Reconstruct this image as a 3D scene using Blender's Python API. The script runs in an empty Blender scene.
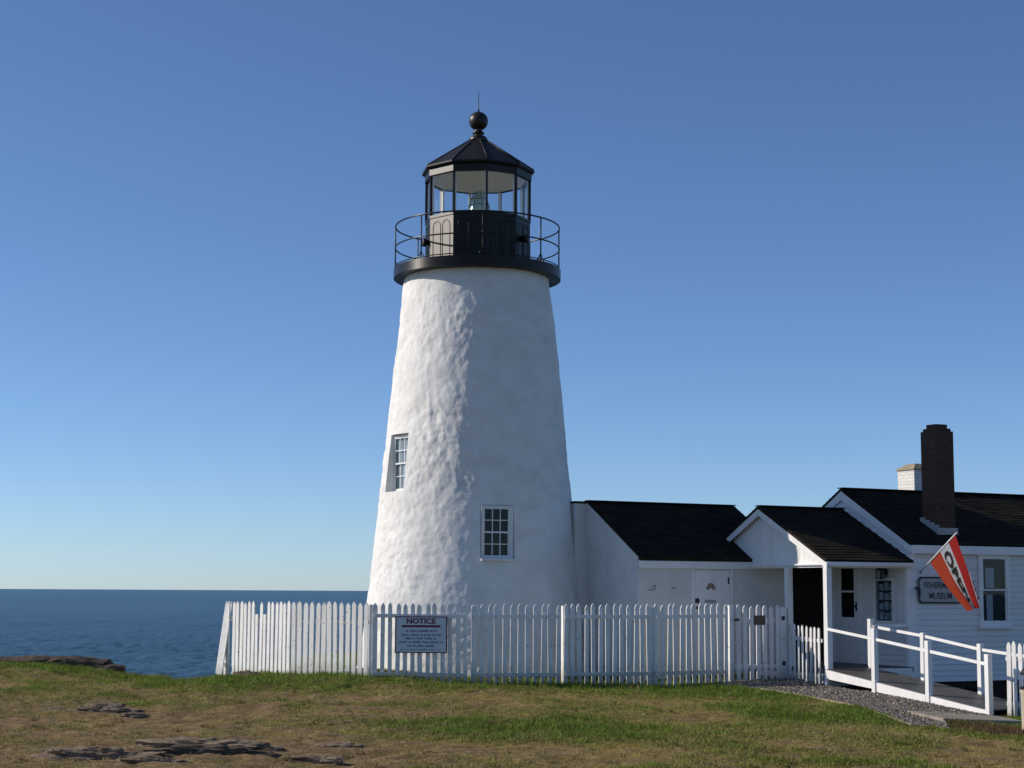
import bpy, bmesh, math, random
import numpy as np
from mathutils import Vector, Matrix, noise as mnoise

random.seed(7)
rng = np.random.default_rng(11)
S = bpy.context.scene
COL = S.collection
R = math.radians

# ------------------------------------------------------------------ camera
EYE = 1.85
cam_d = bpy.data.cameras.new('camera')
cam_d.sensor_width = 36.0
cam_d.lens = 36.0 * 1720.0 / 1024.0
cam_d.clip_start = 0.1
cam_d.clip_end = 60000.0
cam = bpy.data.objects.new('camera', cam_d)
COL.objects.link(cam)
cam.matrix_world = (Matrix.Translation((0, 0, EYE)) @
                    Matrix.Rotation(R(90) + math.atan(207 / 1720), 4, 'X') @
                    Matrix.Rotation(0.0055, 4, 'Z'))
S.camera = cam

# ------------------------------------------------------------------ sky and sun
SUN_EL = R(30.0)
SUN_H = Vector((-0.993, 0.115, 0)).normalized()
sun_dir = Vector((SUN_H.x * math.cos(SUN_EL), SUN_H.y * math.cos(SUN_EL), math.sin(SUN_EL)))
W = bpy.data.worlds.new('World')
S.world = W
W.use_nodes = True
nt = W.node_tree
bg = nt.nodes['Background']
sky = nt.nodes.new('ShaderNodeTexSky')
sky.sky_type = 'NISHITA'
sky.sun_disc = False
sky.sun_elevation = SUN_EL
sky.sun_rotation = math.atan2(SUN_H.x, SUN_H.y)
sky.altitude = 10.0
sky.air_density = 0.63
sky.dust_density = 0.2
sky.ozone_density = 5.8
nt.links.new(sky.outputs['Color'], bg.inputs['Color'])
bg.inputs['Strength'].default_value = 0.124
sl = bpy.data.lights.new('sun', 'SUN')
sl.energy = 4.3
sl.angle = R(0.53)
sl.color = (1.0, 0.90, 0.78)
sun = bpy.data.objects.new('sun', sl)
COL.objects.link(sun)
sun.location = (-40, 30, 40)
sun.rotation_euler = sun_dir.to_track_quat('Z', 'Y').to_euler()
S.view_settings.view_transform = 'Standard'
S.view_settings.look = 'None'
S.view_settings.exposure = 0.0
S.view_settings.gamma = 1.0
S.view_settings.use_curve_mapping = False
S.cycles.use_denoising = True
S.cycles.max_bounces = 8
S.cycles.transparent_max_bounces = 24
S.cycles.sample_clamp_indirect = 6.0


# ------------------------------------------------------------------ materials
def mat(name, color, rough=0.6, spec=0.4, metal=0.0):
    m = bpy.data.materials.new(name)
    m.use_nodes = True
    b = m.node_tree.nodes['Principled BSDF']
    b.inputs['Base Color'].default_value = (*color, 1)
    b.inputs['Roughness'].default_value = rough
    b.inputs['Specular IOR Level'].default_value = spec
    b.inputs['Metallic'].default_value = metal
    return m


def N(m, kind, **kw):
    n = m.node_tree.nodes.new(kind)
    for k, v in kw.items():
        if k in n.inputs:
            n.inputs[k].default_value = v
        else:
            setattr(n, k, v)
    return n


def L(m, a, b):
    m.node_tree.links.new(a, b)


def coords(m, kind='Object', scale=(1, 1, 1)):
    tc = N(m, 'ShaderNodeTexCoord')
    mp = N(m, 'ShaderNodeMapping')
    mp.inputs['Scale'].default_value = scale
    L(m, tc.outputs[kind], mp.inputs['Vector'])
    return mp.outputs['Vector']


def ramp(m, src, stops):
    r = N(m, 'ShaderNodeValToRGB')
    e = r.color_ramp.elements
    while len(e) < len(stops):
        e.new(0.5)
    for i, (p, c) in enumerate(stops):
        e[i].position = p
        e[i].color = (*c, 1) if len(c) == 3 else c
    L(m, src, r.inputs['Fac'])
    return r.outputs['Color']


def mottled(name, c0, c1, scale=4.0, rough=0.6, spec=0.3, bump=0.0, bscale=60.0, stretch=(1, 1, 1), lo=0.35, hi=0.65, detail=6):
    """two shades of the same stuff, patchy, with a fine bump"""
    m = mat(name, c0, rough, spec)
    b = m.node_tree.nodes['Principled BSDF']
    v = coords(m, 'Object', stretch)
    n = N(m, 'ShaderNodeTexNoise', Scale=scale, Detail=float(detail), Roughness=0.65)
    L(m, v, n.inputs['Vector'])
    L(m, ramp(m, n.outputs['Fac'], [(lo, c0), (hi, c1)]), b.inputs['Base Color'])
    if bump:
        n2 = N(m, 'ShaderNodeTexNoise', Scale=bscale, Detail=4.0)
        L(m, v, n2.inputs['Vector'])
        bp = N(m, 'ShaderNodeBump', Strength=bump, Distance=0.02)
        L(m, n2.outputs['Fac'], bp.inputs['Height'])
        L(m, bp.outputs['Normal'], b.inputs['Normal'])
    return m


M = {}
M['masonry'] = mottled('whitewashed_masonry', (0.665, 0.655, 0.63), (0.79, 0.785, 0.765), 1.6, 0.75, 0.2, 0.45, 26.0, (1, 1, 1.5), .28, .58, 10)
M['stucco'] = mottled('white_stucco', (0.60, 0.60, 0.585), (0.70, 0.70, 0.685), 1.8, 0.75, 0.2, 0.15, 40.0)
M['wood_white'] = mottled('white_painted_wood', (0.74, 0.74, 0.73), (0.84, 0.84, 0.83), 3.0, 0.5, 0.35, 0.08, 40.0, (1, 1, .15))
M['picket'] = mottled('weathered_white_paint', (0.68, 0.67, 0.64), (0.82, 0.815, 0.80), 6.0, 0.6, 0.3, 0.15, 60.0, (1, 1, .2), .32, .55)
_m = M['picket']                               # splash dirt at the foot, flaked spots of bare grey wood
_b = _m.node_tree.nodes['Principled BSDF']
_src = _b.inputs['Base Color'].links[0].from_socket
_tc = N(_m, 'ShaderNodeTexCoord')
_sx = N(_m, 'ShaderNodeSeparateXYZ')
L(_m, _tc.outputs['Object'], _sx.inputs[0])
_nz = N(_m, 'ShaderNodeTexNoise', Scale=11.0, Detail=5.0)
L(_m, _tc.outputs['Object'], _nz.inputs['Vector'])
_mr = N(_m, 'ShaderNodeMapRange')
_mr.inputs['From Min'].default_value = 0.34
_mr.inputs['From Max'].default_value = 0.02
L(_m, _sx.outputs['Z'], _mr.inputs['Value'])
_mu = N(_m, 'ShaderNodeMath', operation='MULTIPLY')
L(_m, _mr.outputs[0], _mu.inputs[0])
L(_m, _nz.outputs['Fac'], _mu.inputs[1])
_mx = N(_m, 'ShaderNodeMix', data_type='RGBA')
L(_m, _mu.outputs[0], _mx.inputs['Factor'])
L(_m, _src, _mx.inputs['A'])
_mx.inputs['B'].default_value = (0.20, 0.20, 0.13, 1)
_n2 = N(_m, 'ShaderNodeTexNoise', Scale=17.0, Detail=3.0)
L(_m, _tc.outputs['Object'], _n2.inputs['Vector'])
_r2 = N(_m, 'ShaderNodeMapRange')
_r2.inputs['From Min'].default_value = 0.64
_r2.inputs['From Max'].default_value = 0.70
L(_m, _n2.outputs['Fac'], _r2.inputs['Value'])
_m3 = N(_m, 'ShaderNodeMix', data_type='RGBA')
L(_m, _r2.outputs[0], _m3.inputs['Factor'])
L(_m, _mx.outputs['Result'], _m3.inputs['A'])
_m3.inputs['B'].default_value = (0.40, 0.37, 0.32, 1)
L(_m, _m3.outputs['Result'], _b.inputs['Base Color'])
M['clap'] = mottled('white_clapboard', (0.70, 0.71, 0.71), (0.79, 0.79, 0.785), 2.0, 0.55, 0.3, 0.05, 50.0, (.3, .3, 1))
M['trim'] = mottled('white_trim', (0.76, 0.76, 0.755), (0.83, 0.83, 0.825), 3.0, 0.45, 0.4)
M['black_iron'] = mottled('black_painted_iron', (0.004, 0.004, 0.004), (0.009, 0.008, 0.007), 5.0, 0.46, 0.5)
_b = M['black_iron'].node_tree.nodes['Principled BSDF']       # brush-marked gloss paint, streaked vertically
_b.inputs['Anisotropic'].default_value = 0.85
_tg = N(M['black_iron'], 'ShaderNodeTangent', direction_type='RADIAL', axis='Z')
_b.inputs['Anisotropic Rotation'].default_value = 0.25
L(M['black_iron'], _tg.outputs[0], _b.inputs['Tangent'])
M['black_roof'] = mottled('black_painted_roof', (0.006, 0.006, 0.006), (0.014, 0.012, 0.011), 4.0, 0.5, 0.3)
M['bronze'] = mottled('dark_bronze', (0.008, 0.007, 0.005), (0.016, 0.012, 0.008), 5.0, 0.42, 0.45)
M['ceil'] = mat('pale_grey_ceiling_paint', (0.80, 0.80, 0.78), 0.6)
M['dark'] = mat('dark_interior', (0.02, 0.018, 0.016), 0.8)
M['passage_shade'] = mottled('passage_shade_brown', (0.012, 0.009, 0.007), (0.022, 0.016, 0.012), 3, 0.7, .2)  # near-black brown that paints the deep shade of the breezeway
M['found'] = mottled('dark_foundation', (0.03, 0.022, 0.017), (0.05, 0.04, 0.03), 6, 0.9, .1)
M['deck'] = mottled('grey_painted_deck', (0.07, 0.07, 0.066), (0.11, 0.108, 0.10), 3.0, 0.5, 0.3, 0.05, 40, (1, 1, 1))
M['concrete'] = mottled('weathered_concrete', (0.24, 0.21, 0.17), (0.33, 0.30, 0.25), 5, 0.9, .2, .3, 60)
M['beige'] = mottled('beige_aggregate', (0.42, 0.36, 0.27), (0.55, 0.48, 0.37), 30, 0.85, .2, .4, 90)
M['plastic_black'] = mat('black_plastic', (0.018, 0.018, 0.019), 0.45)
M['rock'] = mottled('ledge_rock', (0.115, 0.085, 0.060), (0.34, 0.265, 0.19), 3.5, 0.95, .1, .9, 14, (1, 1, 2.2), .35, .7, 10)
M['rock_dark'] = mottled('dark_ledge_rock', (0.045, 0.034, 0.027), (0.15, 0.115, 0.085), 4, 0.9, .2, .6, 14, (1, 1, 2), .35, .7, 10)
M['timber'] = mottled('weathered_timber', (0.25, 0.21, 0.15), (0.40, 0.33, 0.24), 8, 0.85, .2, .3, 40)
M['white_sign'] = mottled('pale_sign_board', (0.36, 0.37, 0.37), (0.44, 0.45, 0.44), 3, 0.5, .3)
M['notice_white'] = mottled('notice_sheet', (0.55, 0.60, 0.66), (0.62, 0.67, 0.72), 4, 0.4, .4)
M['ink_dark'] = mat('dark_ink', (0.02, 0.022, 0.028), 0.5)
M['ink_blue'] = mat('blue_grey_ink', (0.10, 0.13, 0.20), 0.5)
M['ink_maroon'] = mat('maroon_ink', (0.13, 0.018, 0.035), 0.5)
M['brown_plaque'] = mottled('brown_plaque', (0.09, 0.065, 0.05), (0.14, 0.10, 0.08), 8, 0.6)
M['tan'] = mat('tan_pane', (0.24, 0.17, 0.12), 0.5)
M['grey_plate'] = mat('grey_plate', (0.33, 0.35, 0.36), 0.5)
M['flash'] = mottled('grey_flashing', (0.30, 0.31, 0.31), (0.42, 0.43, 0.43), 9, 0.6)
M['paper'] = mottled('display_papers', (0.42, 0.48, 0.55), (0.72, 0.76, 0.78), 9, 0.7, .2, 0, 1, (1, 1, 1), .45, .55, 2)
M['curtain'] = mat('white_cloth', (0.75, 0.76, 0.78), 0.8)
M['brass'] = mat('dull_brass', (0.45, 0.33, 0.14), 0.35, .5, 0.8)
M['pole'] = mat('white_flag_pole', (0.72, 0.70, 0.68), 0.35, .5)


def glass(name, tint, refl=0.08, rough=0.03):
    m = bpy.data.materials.new(name)
    m.use_nodes = True
    nt = m.node_tree
    nt.nodes.clear()
    out = nt.nodes.new('ShaderNodeOutputMaterial')
    tr = nt.nodes.new('ShaderNodeBsdfTransparent')
    tr.inputs['Color'].default_value = (*tint, 1)
    gl = nt.nodes.new('ShaderNodeBsdfGlossy')
    gl.inputs['Roughness'].default_value = rough
    mx = nt.nodes.new('ShaderNodeMixShader')
    lw = nt.nodes.new('ShaderNodeLayerWeight')
    lw.inputs['Blend'].default_value = 0.5
    pw = nt.nodes.new('ShaderNodeMath')
    pw.operation = 'POWER'
    pw.inputs[1].default_value = 4.0
    ma = nt.nodes.new('ShaderNodeMath')
    ma.operation = 'MULTIPLY_ADD'
    ma.inputs[1].default_value = 0.6
    ma.inputs[2].default_value = refl
    nt.links.new(lw.outputs['Facing'], pw.inputs[0])
    nt.links.new(pw.outputs[0], ma.inputs[0])
    nt.links.new(ma.outputs[0], mx.inputs['Fac'])
    nt.links.new(tr.outputs[0], mx.inputs[1])
    nt.links.new(gl.outputs[0], mx.inputs[2])
    nt.links.new(mx.outputs[0], out.inputs['Surface'])
    return m


M['lantern_glass'] = glass('lantern_glass', (0.975, 0.985, 0.985), 0.01)
M['window_glass'] = glass('window_glass', (0.75, 0.80, 0.82), 0.015, 0.02)
M['lens_glass'] = glass('fresnel_lens_glass', (0.80, 0.88, 0.85), 0.30, 0.12)
_nt = M['lens_glass'].node_tree            # thick prisms scatter a little of the daylight
_df = _nt.nodes.new('ShaderNodeBsdfTranslucent')
_df.inputs['Color'].default_value = (0.80, 0.86, 0.82, 1)
_m2 = _nt.nodes.new('ShaderNodeMixShader')
_m2.inputs['Fac'].default_value = 0.38
_o = [n for n in _nt.nodes if n.type == 'OUTPUT_MATERIAL'][0]
_src = _o.inputs['Surface'].links[0].from_socket
_nt.links.new(_src, _m2.inputs[1])
_nt.links.new(_df.outputs[0], _m2.inputs[2])
_nt.links.new(_m2.outputs[0], _o.inputs['Surface'])

# brick for the chimney
m = mat('chimney_brick', (0.2, 0.1, 0.08), 0.85, .2)
b = m.node_tree.nodes['Principled BSDF']
tc = N(m, 'ShaderNodeTexCoord')
sx = N(m, 'ShaderNodeSeparateXYZ')
L(m, tc.outputs['Object'], sx.inputs[0])
ad = N(m, 'ShaderNodeMath', operation='ADD')
L(m, sx.outputs['X'], ad.inputs[0])
L(m, sx.outputs['Y'], ad.inputs[1])
cx = N(m, 'ShaderNodeCombineXYZ')
L(m, ad.outputs[0], cx.inputs['X'])
L(m, sx.outputs['Z'], cx.inputs['Y'])
br = N(m, 'ShaderNodeTexBrick', Scale=1.0)
br.inputs['Brick Width'].default_value = 0.21
br.inputs['Row Height'].default_value = 0.075
br.inputs['Mortar Size'].default_value = 0.008
br.inputs['Color1'].default_value = (0.105, 0.055, 0.037, 1)
br.inputs['Color2'].default_value = (0.062, 0.036, 0.026, 1)
br.inputs['Mortar'].default_value = (0.075, 0.062, 0.052, 1)
L(m, cx.outputs[0], br.inputs['Vector'])
L(m, br.outputs['Color'], b.inputs['Base Color'])
bp = N(m, 'ShaderNodeBump', Strength=0.6, Distance=0.01, invert=True)
L(m, br.outputs['Fac'], bp.inputs['Height'])
L(m, bp.outputs['Normal'], b.inputs['Normal'])
M['brick'] = m
# the same brick painted white
m2 = m.copy()
m2.name = 'white_painted_brick'
for n in m2.node_tree.nodes:
    if n.type == 'TEX_BRICK':
        n.inputs['Color1'].default_value = (0.78, 0.77, 0.74, 1)
        n.inputs['Color2'].default_value = (0.70, 0.69, 0.66, 1)
        n.inputs['Mortar'].default_value = (0.60, 0.59, 0.56, 1)
M['brick_white'] = m2

# asphalt shingles
m = mat('asphalt_shingles', (0.03, 0.028, 0.027), 0.95, .06)
b = m.node_tree.nodes['Principled BSDF']
tc = N(m, 'ShaderNodeTexCoord')
mp = N(m, 'ShaderNodeMapping')
L(m, tc.outputs['Object'], mp.inputs['Vector'])
br = N(m, 'ShaderNodeTexBrick', Scale=1.0, offset=0.5)
br.inputs['Brick Width'].default_value = 0.30
br.inputs['Row Height'].default_value = 0.117
br.inputs['Mortar Size'].default_value = 0.004
br.inputs['Color1'].default_value = (0.021, 0.017, 0.013, 1)
br.inputs['Color2'].default_value = (0.036, 0.030, 0.023, 1)
br.inputs['Mortar'].default_value = (0.012, 0.012, 0.012, 1)
L(m, mp.outputs[0], br.inputs['Vector'])
nz = N(m, 'ShaderNodeTexNoise', Scale=2.5, Detail=6.0)
L(m, tc.outputs['Object'], nz.inputs['Vector'])
mixn = N(m, 'ShaderNodeMix', data_type='RGBA', blend_type='MULTIPLY')
mixn.inputs['Factor'].default_value = 0.35
L(m, br.outputs['Color'], mixn.inputs['A'])
L(m, ramp(m, nz.outputs['Fac'], [(.3, (.6, .6, .6)), (.7, (1.4, 1.35, 1.3))]), mixn.inputs['B'])
L(m, mixn.outputs['Result'], b.inputs['Base Color'])
n3 = N(m, 'ShaderNodeTexNoise', Scale=150.0, Detail=2.0)
L(m, tc.outputs['Object'], n3.inputs['Vector'])
bp = N(m, 'ShaderNodeBump', Strength=0.35, Distance=0.008)
L(m, n3.outputs['Fac'], bp.inputs['Height'])
L(m, bp.outputs['Normal'], b.inputs['Normal'])
M['shingle'] = m

# flag cloths: thin fabric that lets some light through
for nm, c in (('flag_red', (0.62, 0.045, 0.035)), ('flag_orange', (0.62, 0.085, 0.035)), ('flag_white', (0.8, 0.78, 0.76)), ('flag_black', (0.02, 0.02, 0.022))):
    m = mat(nm, c, 0.7, .2)
    b = m.node_tree.nodes['Principled BSDF']
    out = m.node_tree.nodes['Material Output']
    tl = N(m, 'ShaderNodeBsdfTranslucent')
    tl.inputs['Color'].default_value = (*c, 1)
    mx = N(m, 'ShaderNodeMixShader')
    mx.inputs['Fac'].default_value = 0.6 if nm != 'flag_black' else 0.05
    L(m, b.outputs[0], mx.inputs[1])
    L(m, tl.outputs[0], mx.inputs[2])
    L(m, mx.outputs[0], out.inputs['Surface'])
    M[nm] = m

# ground and grass read the same real patches of colour
m = mat('turf_and_earth', (0.1, 0.09, 0.05), 0.95, .1)
b = m.node_tree.nodes['Principled BSDF']
at = N(m, 'ShaderNodeAttribute', attribute_name='tint')
tc = N(m, 'ShaderNodeTexCoord')
nz = N(m, 'ShaderNodeTexNoise', Scale=9.0, Detail=8.0, Roughness=0.7)
L(m, tc.outputs['Object'], nz.inputs['Vector'])
mixn = N(m, 'ShaderNodeMix', data_type='RGBA', blend_type='MULTIPLY')
mixn.inputs['Factor'].default_value = 1.0
L(m, at.outputs['Color'], mixn.inputs['A'])
L(m, ramp(m, nz.outputs['Fac'], [(.3, (.45, .45, .45)), (.7, (1.35, 1.3, 1.2))]), mixn.inputs['B'])
L(m, mixn.outputs['Result'], b.inputs['Base Color'])
n3 = N(m, 'ShaderNodeTexNoise', Scale=22.0, Detail=8.0, Roughness=0.7)
L(m, tc.outputs['Object'], n3.inputs['Vector'])
bp = N(m, 'ShaderNodeBump', Strength=0.8, Distance=0.05)
L(m, n3.outputs['Fac'], bp.inputs['Height'])
L(m, bp.outputs['Normal'], b.inputs['Normal'])
M['ground'] = m
m = mat('grass_blades', (0.1, 0.1, 0.04), 0.8, .15)
b = m.node_tree.nodes['Principled BSDF']
at = N(m, 'ShaderNodeAttribute', attribute_name='tint')
L(m, at.outputs['Color'], b.inputs['Base Color'])
tl = N(m, 'ShaderNodeBsdfTranslucent')
L(m, at.outputs['Color'], tl.inputs['Color'])
mx = N(m, 'ShaderNodeMixShader')
mx.inputs['Fac'].default_value = 0.35
L(m, b.outputs[0], mx.inputs[1])
L(m, tl.outputs[0], mx.inputs[2])
L(m, mx.outputs[0], m.node_tree.nodes['Material Output'].inputs['Surface'])
M['grass'] = m
M['pebble'] = mat('grey_gravel', (0.2, 0.2, 0.2), 0.85, .2)
b = M['pebble'].node_tree.nodes['Principled BSDF']
at = N(M['pebble'], 'ShaderNodeAttribute', attribute_name='tint')
L(M['pebble'], at.outputs['Color'], b.inputs['Base Color'])

# sea
m = mat('sea_water', (0.006, 0.022, 0.045), 0.30, .5)
b = m.node_tree.nodes['Principled BSDF']
b.inputs['IOR'].default_value = 1.33
v = coords(m, 'Object', (1, 1, 1))
n1 = N(m, 'ShaderNodeTexNoise', Scale=0.35, Detail=8.0, Roughness=0.65)
L(m, v, n1.inputs['Vector'])
bp = N(m, 'ShaderNodeBump', Strength=1.0, Distance=1.2)
L(m, n1.outputs['Fac'], bp.inputs['Height'])
L(m, bp.outputs['Normal'], b.inputs['Normal'])
v2 = coords(m, 'Object', (.0012, .0045, 1))
n2 = N(m, 'ShaderNodeTexNoise', Scale=2.0, Detail=4.0)
L(m, v2, n2.inputs['Vector'])
L(m, ramp(m, n2.outputs['Fac'], [(.35, (.016, .058, .088)), (.65, (.028, .086, .120))]), b.inputs['Base Color'])
M['sea'] = m

# ------------------------------------------------------------------ mesh helpers
TH = R(27.0)
BX, BY = 6.238, 34.5            # foot of the outer porch post: origin of the building axes
F_ROT = Matrix.Rotation(TH, 4, 'Z')
F_BLD = Matrix.Translation((BX, BY, 0)) @ F_ROT
F_ID = Matrix.Identity(4)


class MB:
    def __init__(self, xf=None):
        self.v, self.f, self.mi, self.sm = [], [], [], []
        self.xf = xf
        self.cur = 0

    def add(self, vs, fs, smooth=False):
        o = len(self.v)
        if self.xf:
            vs = [self.xf(*p) for p in vs]
        self.v += [tuple(p) for p in vs]
        for f in fs:
            self.f.append([i + o for i in f])
            self.mi.append(self.cur)
            self.sm.append(smooth)
        return self

    def box(self, x0, x1, y0, y1, z0, z1):
        vs = [(x0, y0, z0), (x1, y0, z0), (x1, y1, z0), (x0, y1, z0), (x0, y0, z1), (x1, y0, z1), (x1, y1, z1), (x0, y1, z1)]
        return self.add(vs, [(0, 3, 2, 1), (4, 5, 6, 7), (0, 1, 5, 4), (1, 2, 6, 5), (2, 3, 7, 6), (3, 0, 4, 7)])

    def bar(self, p, q, w, h, up=(0, 0, 1)):
        p, q, up = Vector(p), Vector(q), Vector(up)
        d = (q - p).normalized()
        s = d.cross(up).normalized()
        t = s.cross(d).normalized()
        vs = []
        for c in (p, q):
            for a, bb in ((-1, -1), (1, -1), (1, 1), (-1, 1)):
                vs.append(c + s * (a * w / 2) + t * (bb * h / 2))
        return self.add(vs, [(0, 1, 2, 3), (7, 6, 5, 4), (0, 4, 5, 1), (1, 5, 6, 2), (2, 6, 7, 3), (3, 7, 4, 0)])

    def tube(self, pts, r, n=8, closed=False):
        pts = [Vector(p) for p in pts]
        k = len(pts)
        vs = []
        for i, p in enumerate(pts):
            a = pts[(i - 1) % k] if (closed or i > 0) else pts[0]
            c = pts[(i + 1) % k] if (closed or i < k - 1) else pts[-1]
            d = (c - a).normalized()
            up = Vector((0, 0, 1)) if abs(d.z) < 0.95 else Vector((0, 1, 0))
            s = d.cross(up).normalized()
            t = s.cross(d)
            rr = r[i] if isinstance(r, (list, tuple)) else r
            for j in range(n):
                g = 2 * math.pi * j / n
                vs.append(p + s * (rr * math.cos(g)) + t * (rr * math.sin(g)))
        fs = []
        for i in range(k if closed else k - 1):
            i2 = (i + 1) % k
            for j in range(n):
                j2 = (j + 1) % n
                fs.append((i * n + j, i * n + j2, i2 * n + j2, i2 * n + j))
        if not closed:
            fs.append(tuple(range(n)))
            fs.append(tuple((k - 1) * n + j for j in reversed(range(n))))
        return self.add(vs, fs, True)

    def lathe(self, prof, n=48, c=(0, 0, 0), smooth=True, a0=0.0):
        vs, fs = [], []
        for (r, z) in prof:
            for j in range(n):
                g = a0 + 2 * math.pi * j / n
                vs.append((c[0] + r * math.sin(g), c[1] - r * math.cos(g), c[2] + z))
        for i in range(len(prof) - 1):
            for j in range(n):
                j2 = (j + 1) % n
                fs.append((i * n + j, i * n + j2, (i + 1) * n + j2, (i + 1) * n + j))
        return self.add(vs, fs, smooth)

    def prism(self, poly, vec):
        vec = Vector(vec)
        k = len(poly)
        vs = [Vector(p) for p in poly] + [Vector(p) + vec for p in poly]
        fs = [tuple(range(k)), tuple(reversed(range(k, 2 * k)))]
        for i in range(k):
            j = (i + 1) % k
            fs.append((i, i + k, j + k, j))
        return self.add(vs, fs)

    def mesh(self, name, mats, bevel=0.0, sharp=None, off=(0, 0, 0)):
        me = bpy.data.meshes.new(name)
        ox, oy, oz = off
        me.from_pydata([(a - ox, bq - oy, c - oz) for a, bq, c in self.v], [], self.f)
        for mm in (mats if isinstance(mats, (list, tuple)) else [mats]):
            me.materials.append(mm)
        me.polygons.foreach_set('material_index', self.mi)
        me.polygons.foreach_set('use_smooth', self.sm)
        bm = bmesh.new()
        bm.from_mesh(me)
        bmesh.ops.recalc_face_normals(bm, faces=bm.faces[:])
        if sharp:
            for e in bm.edges:
                if len(e.link_faces) == 2 and e.calc_face_angle(0) > sharp:
                    e.smooth = False
        bm.to_mesh(me)
        bm.free()
        me.update()
        return me


BASE = {}


def tag(o, label=None, cat=None, group=None, kind=None):
    if label: o['label'] = label
    if cat: o['category'] = cat
    if group: o['group'] = group
    if kind: o['kind'] = kind
    return o


def thing(name, label, cat, base=(0, 0, 0), frame=F_ID, group=None):
    """an Empty at the base of a thing; its parts are written in the coordinates of the frame"""
    o = bpy.data.objects.new(name, None)
    COL.objects.link(o)
    o.empty_display_size = 0.2
    o.matrix_world = frame @ Matrix.Translation(base)
    BASE[o.name] = tuple(base)
    return tag(o, label, cat, group)


def part(name, mb, mats, parent, bevel=0.0, sharp=None, label=None):
    off = BASE[parent.name]
    o = bpy.data.objects.new(name, mb.mesh(name, mats, sharp=sharp, off=off))
    COL.objects.link(o)
    o.parent = parent
    BASE[o.name] = off
    if bevel:
        bv = o.modifiers.new('edge', 'BEVEL')
        bv.width = bevel
        bv.segments = 2
        bv.limit_method = 'ANGLE'
    if label:
        o['label'] = label
    return o


def single(name, mb, mats, label, cat, base=(0, 0, 0), frame=F_ID, group=None, kind=None, bevel=0.0, sharp=None):
    o = bpy.data.objects.new(name, mb.mesh(name, mats, sharp=sharp, off=base))
    COL.objects.link(o)
    o.matrix_world = frame @ Matrix.Translation(base)
    BASE[o.name] = tuple(base)
    if bevel:
        bv = o.modifiers.new('edge', 'BEVEL')
        bv.width = bevel
        bv.segments = 2
        bv.limit_method = 'ANGLE'
    return tag(o, label, cat, group, kind)


def letters(txt, height, width=None, bold=0.0):
    """flat outlines of a word, centred on 0,0: (verts2d, faces)"""
    cu = bpy.data.curves.new('lettering', 'FONT')
    cu.body = txt
    cu.size = 1.0
    cu.align_x = 'CENTER'
    cu.align_y = 'CENTER'
    cu.offset = bold
    cu.resolution_u = 3
    o = bpy.data.objects.new('lettering_source', cu)
    COL.objects.link(o)
    dg = bpy.context.evaluated_depsgraph_get()
    dg.update()
    me = bpy.data.meshes.new_from_object(o.evaluated_get(dg))
    vs = [v.co.to_2d() for v in me.vertices]
    fs = [tuple(p.vertices) for p in me.polygons]
    bpy.data.objects.remove(o)
    bpy.data.curves.remove(cu)
    bpy.data.meshes.remove(me)
    xs = [v.x for v in vs]
    ys = [v.y for v in vs]
    cx, cy = (min(xs) + max(xs)) / 2, (min(ys) + max(ys)) / 2
    sy = height / (max(ys) - min(ys))
    sx = width / (max(xs) - min(xs)) if width else sy
    return [((v.x - cx) * sx, (v.y - cy) * sy) for v in vs], fs


# ------------------------------------------------------------------ the ground
CP = np.array([(-2.6, 33.0, .19), (-3.3, 33.4, .21), (-4.3, 34.0, .22), (-6, 36, .20), (-6.75, 36.6, -.12), (-7.15, 36.8, -.10), (-6.75, 35.9, -.08), (-6.65, 37.2, -.18), (-7.35, 37.3, -.02), (-6.9, 36.2, -.1), (-7.9, 37, .10), (-8.5, 37, .20), (-9.6, 37, .27), (-11, 37, .25), (-14, 37, .25),
               (-.8, 32.9, .08), (.9, 33.0, .03), (3, 33.8, .0), (4.5, 34.9, .03), (5.65, 35.6, .15), (6.24, 34.4, .04), (6.95, 33.1, -.03), (7.6, 31.7, -.09),
               (8.3, 30.3, -.19), (9, 30.3, -.33), (9.6, 29.6, -.36), (8.2, 27.5, -.31), (6.5, 28, -.16), (5.5, 30, -.06), (0, 28, .0), (-3, 30, .03), (-6, 27, .0), (-5, 20, -.02), (0, 20, -.05),
               (5.5, 20, -.16), (0, 10, -.1), (-9, 28, .08), (-8, 32, .06), (12, 26, -.45), (12, 20, -.4), (-.8, 37, .12), (10, 38, -.0), (4, 37.5, .1), (7, 33.5, -.03), (8, 34, -.1), (9, 32, -.3), (10, 34, -.35), (3, 24, -.08), (3, 30, 0)])


def land_h(x, y):
    x = np.asarray(x, float)
    y = np.asarray(y, float)
    d2 = (x[..., None] - CP[:, 0]) ** 2 + (y[..., None] - CP[:, 1]) ** 2
    w = np.exp(-d2 / 1.8) + 1e-3 / (1 + d2)
    return (w * CP[:, 2]).sum(-1) / w.sum(-1)


def cliff_edge(x):
    e = 37.5 + .25 * np.sin(x * 1.3) + .15 * np.sin(x * 3.1 + 1)
    e = np.where((x > -7.4) & (x < -6.2), e - .7 * np.exp(-((x + 6.85) / .35) ** 2), e)
    t = np.clip((x + 6.7) / 1.5, 0, 1)
    return e + t * t * (3 - 2 * t) * 15


def fbm(x, y, s, seed=0.0, octv=4):
    out = np.empty(x.shape)
    fl, fx, fy = out.ravel(), x.ravel(), y.ravel()
    for i in range(fl.size):
        fl[i] = mnoise.fractal(Vector((fx[i] * s, fy[i] * s, seed)), 1.0, 2.0, octv)
    return out


def axis(segs):
    a = []
    for (p, q, st) in segs:
        a += list(np.arange(p, q, st))
    return np.array(a + [segs[-1][1]])


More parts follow.
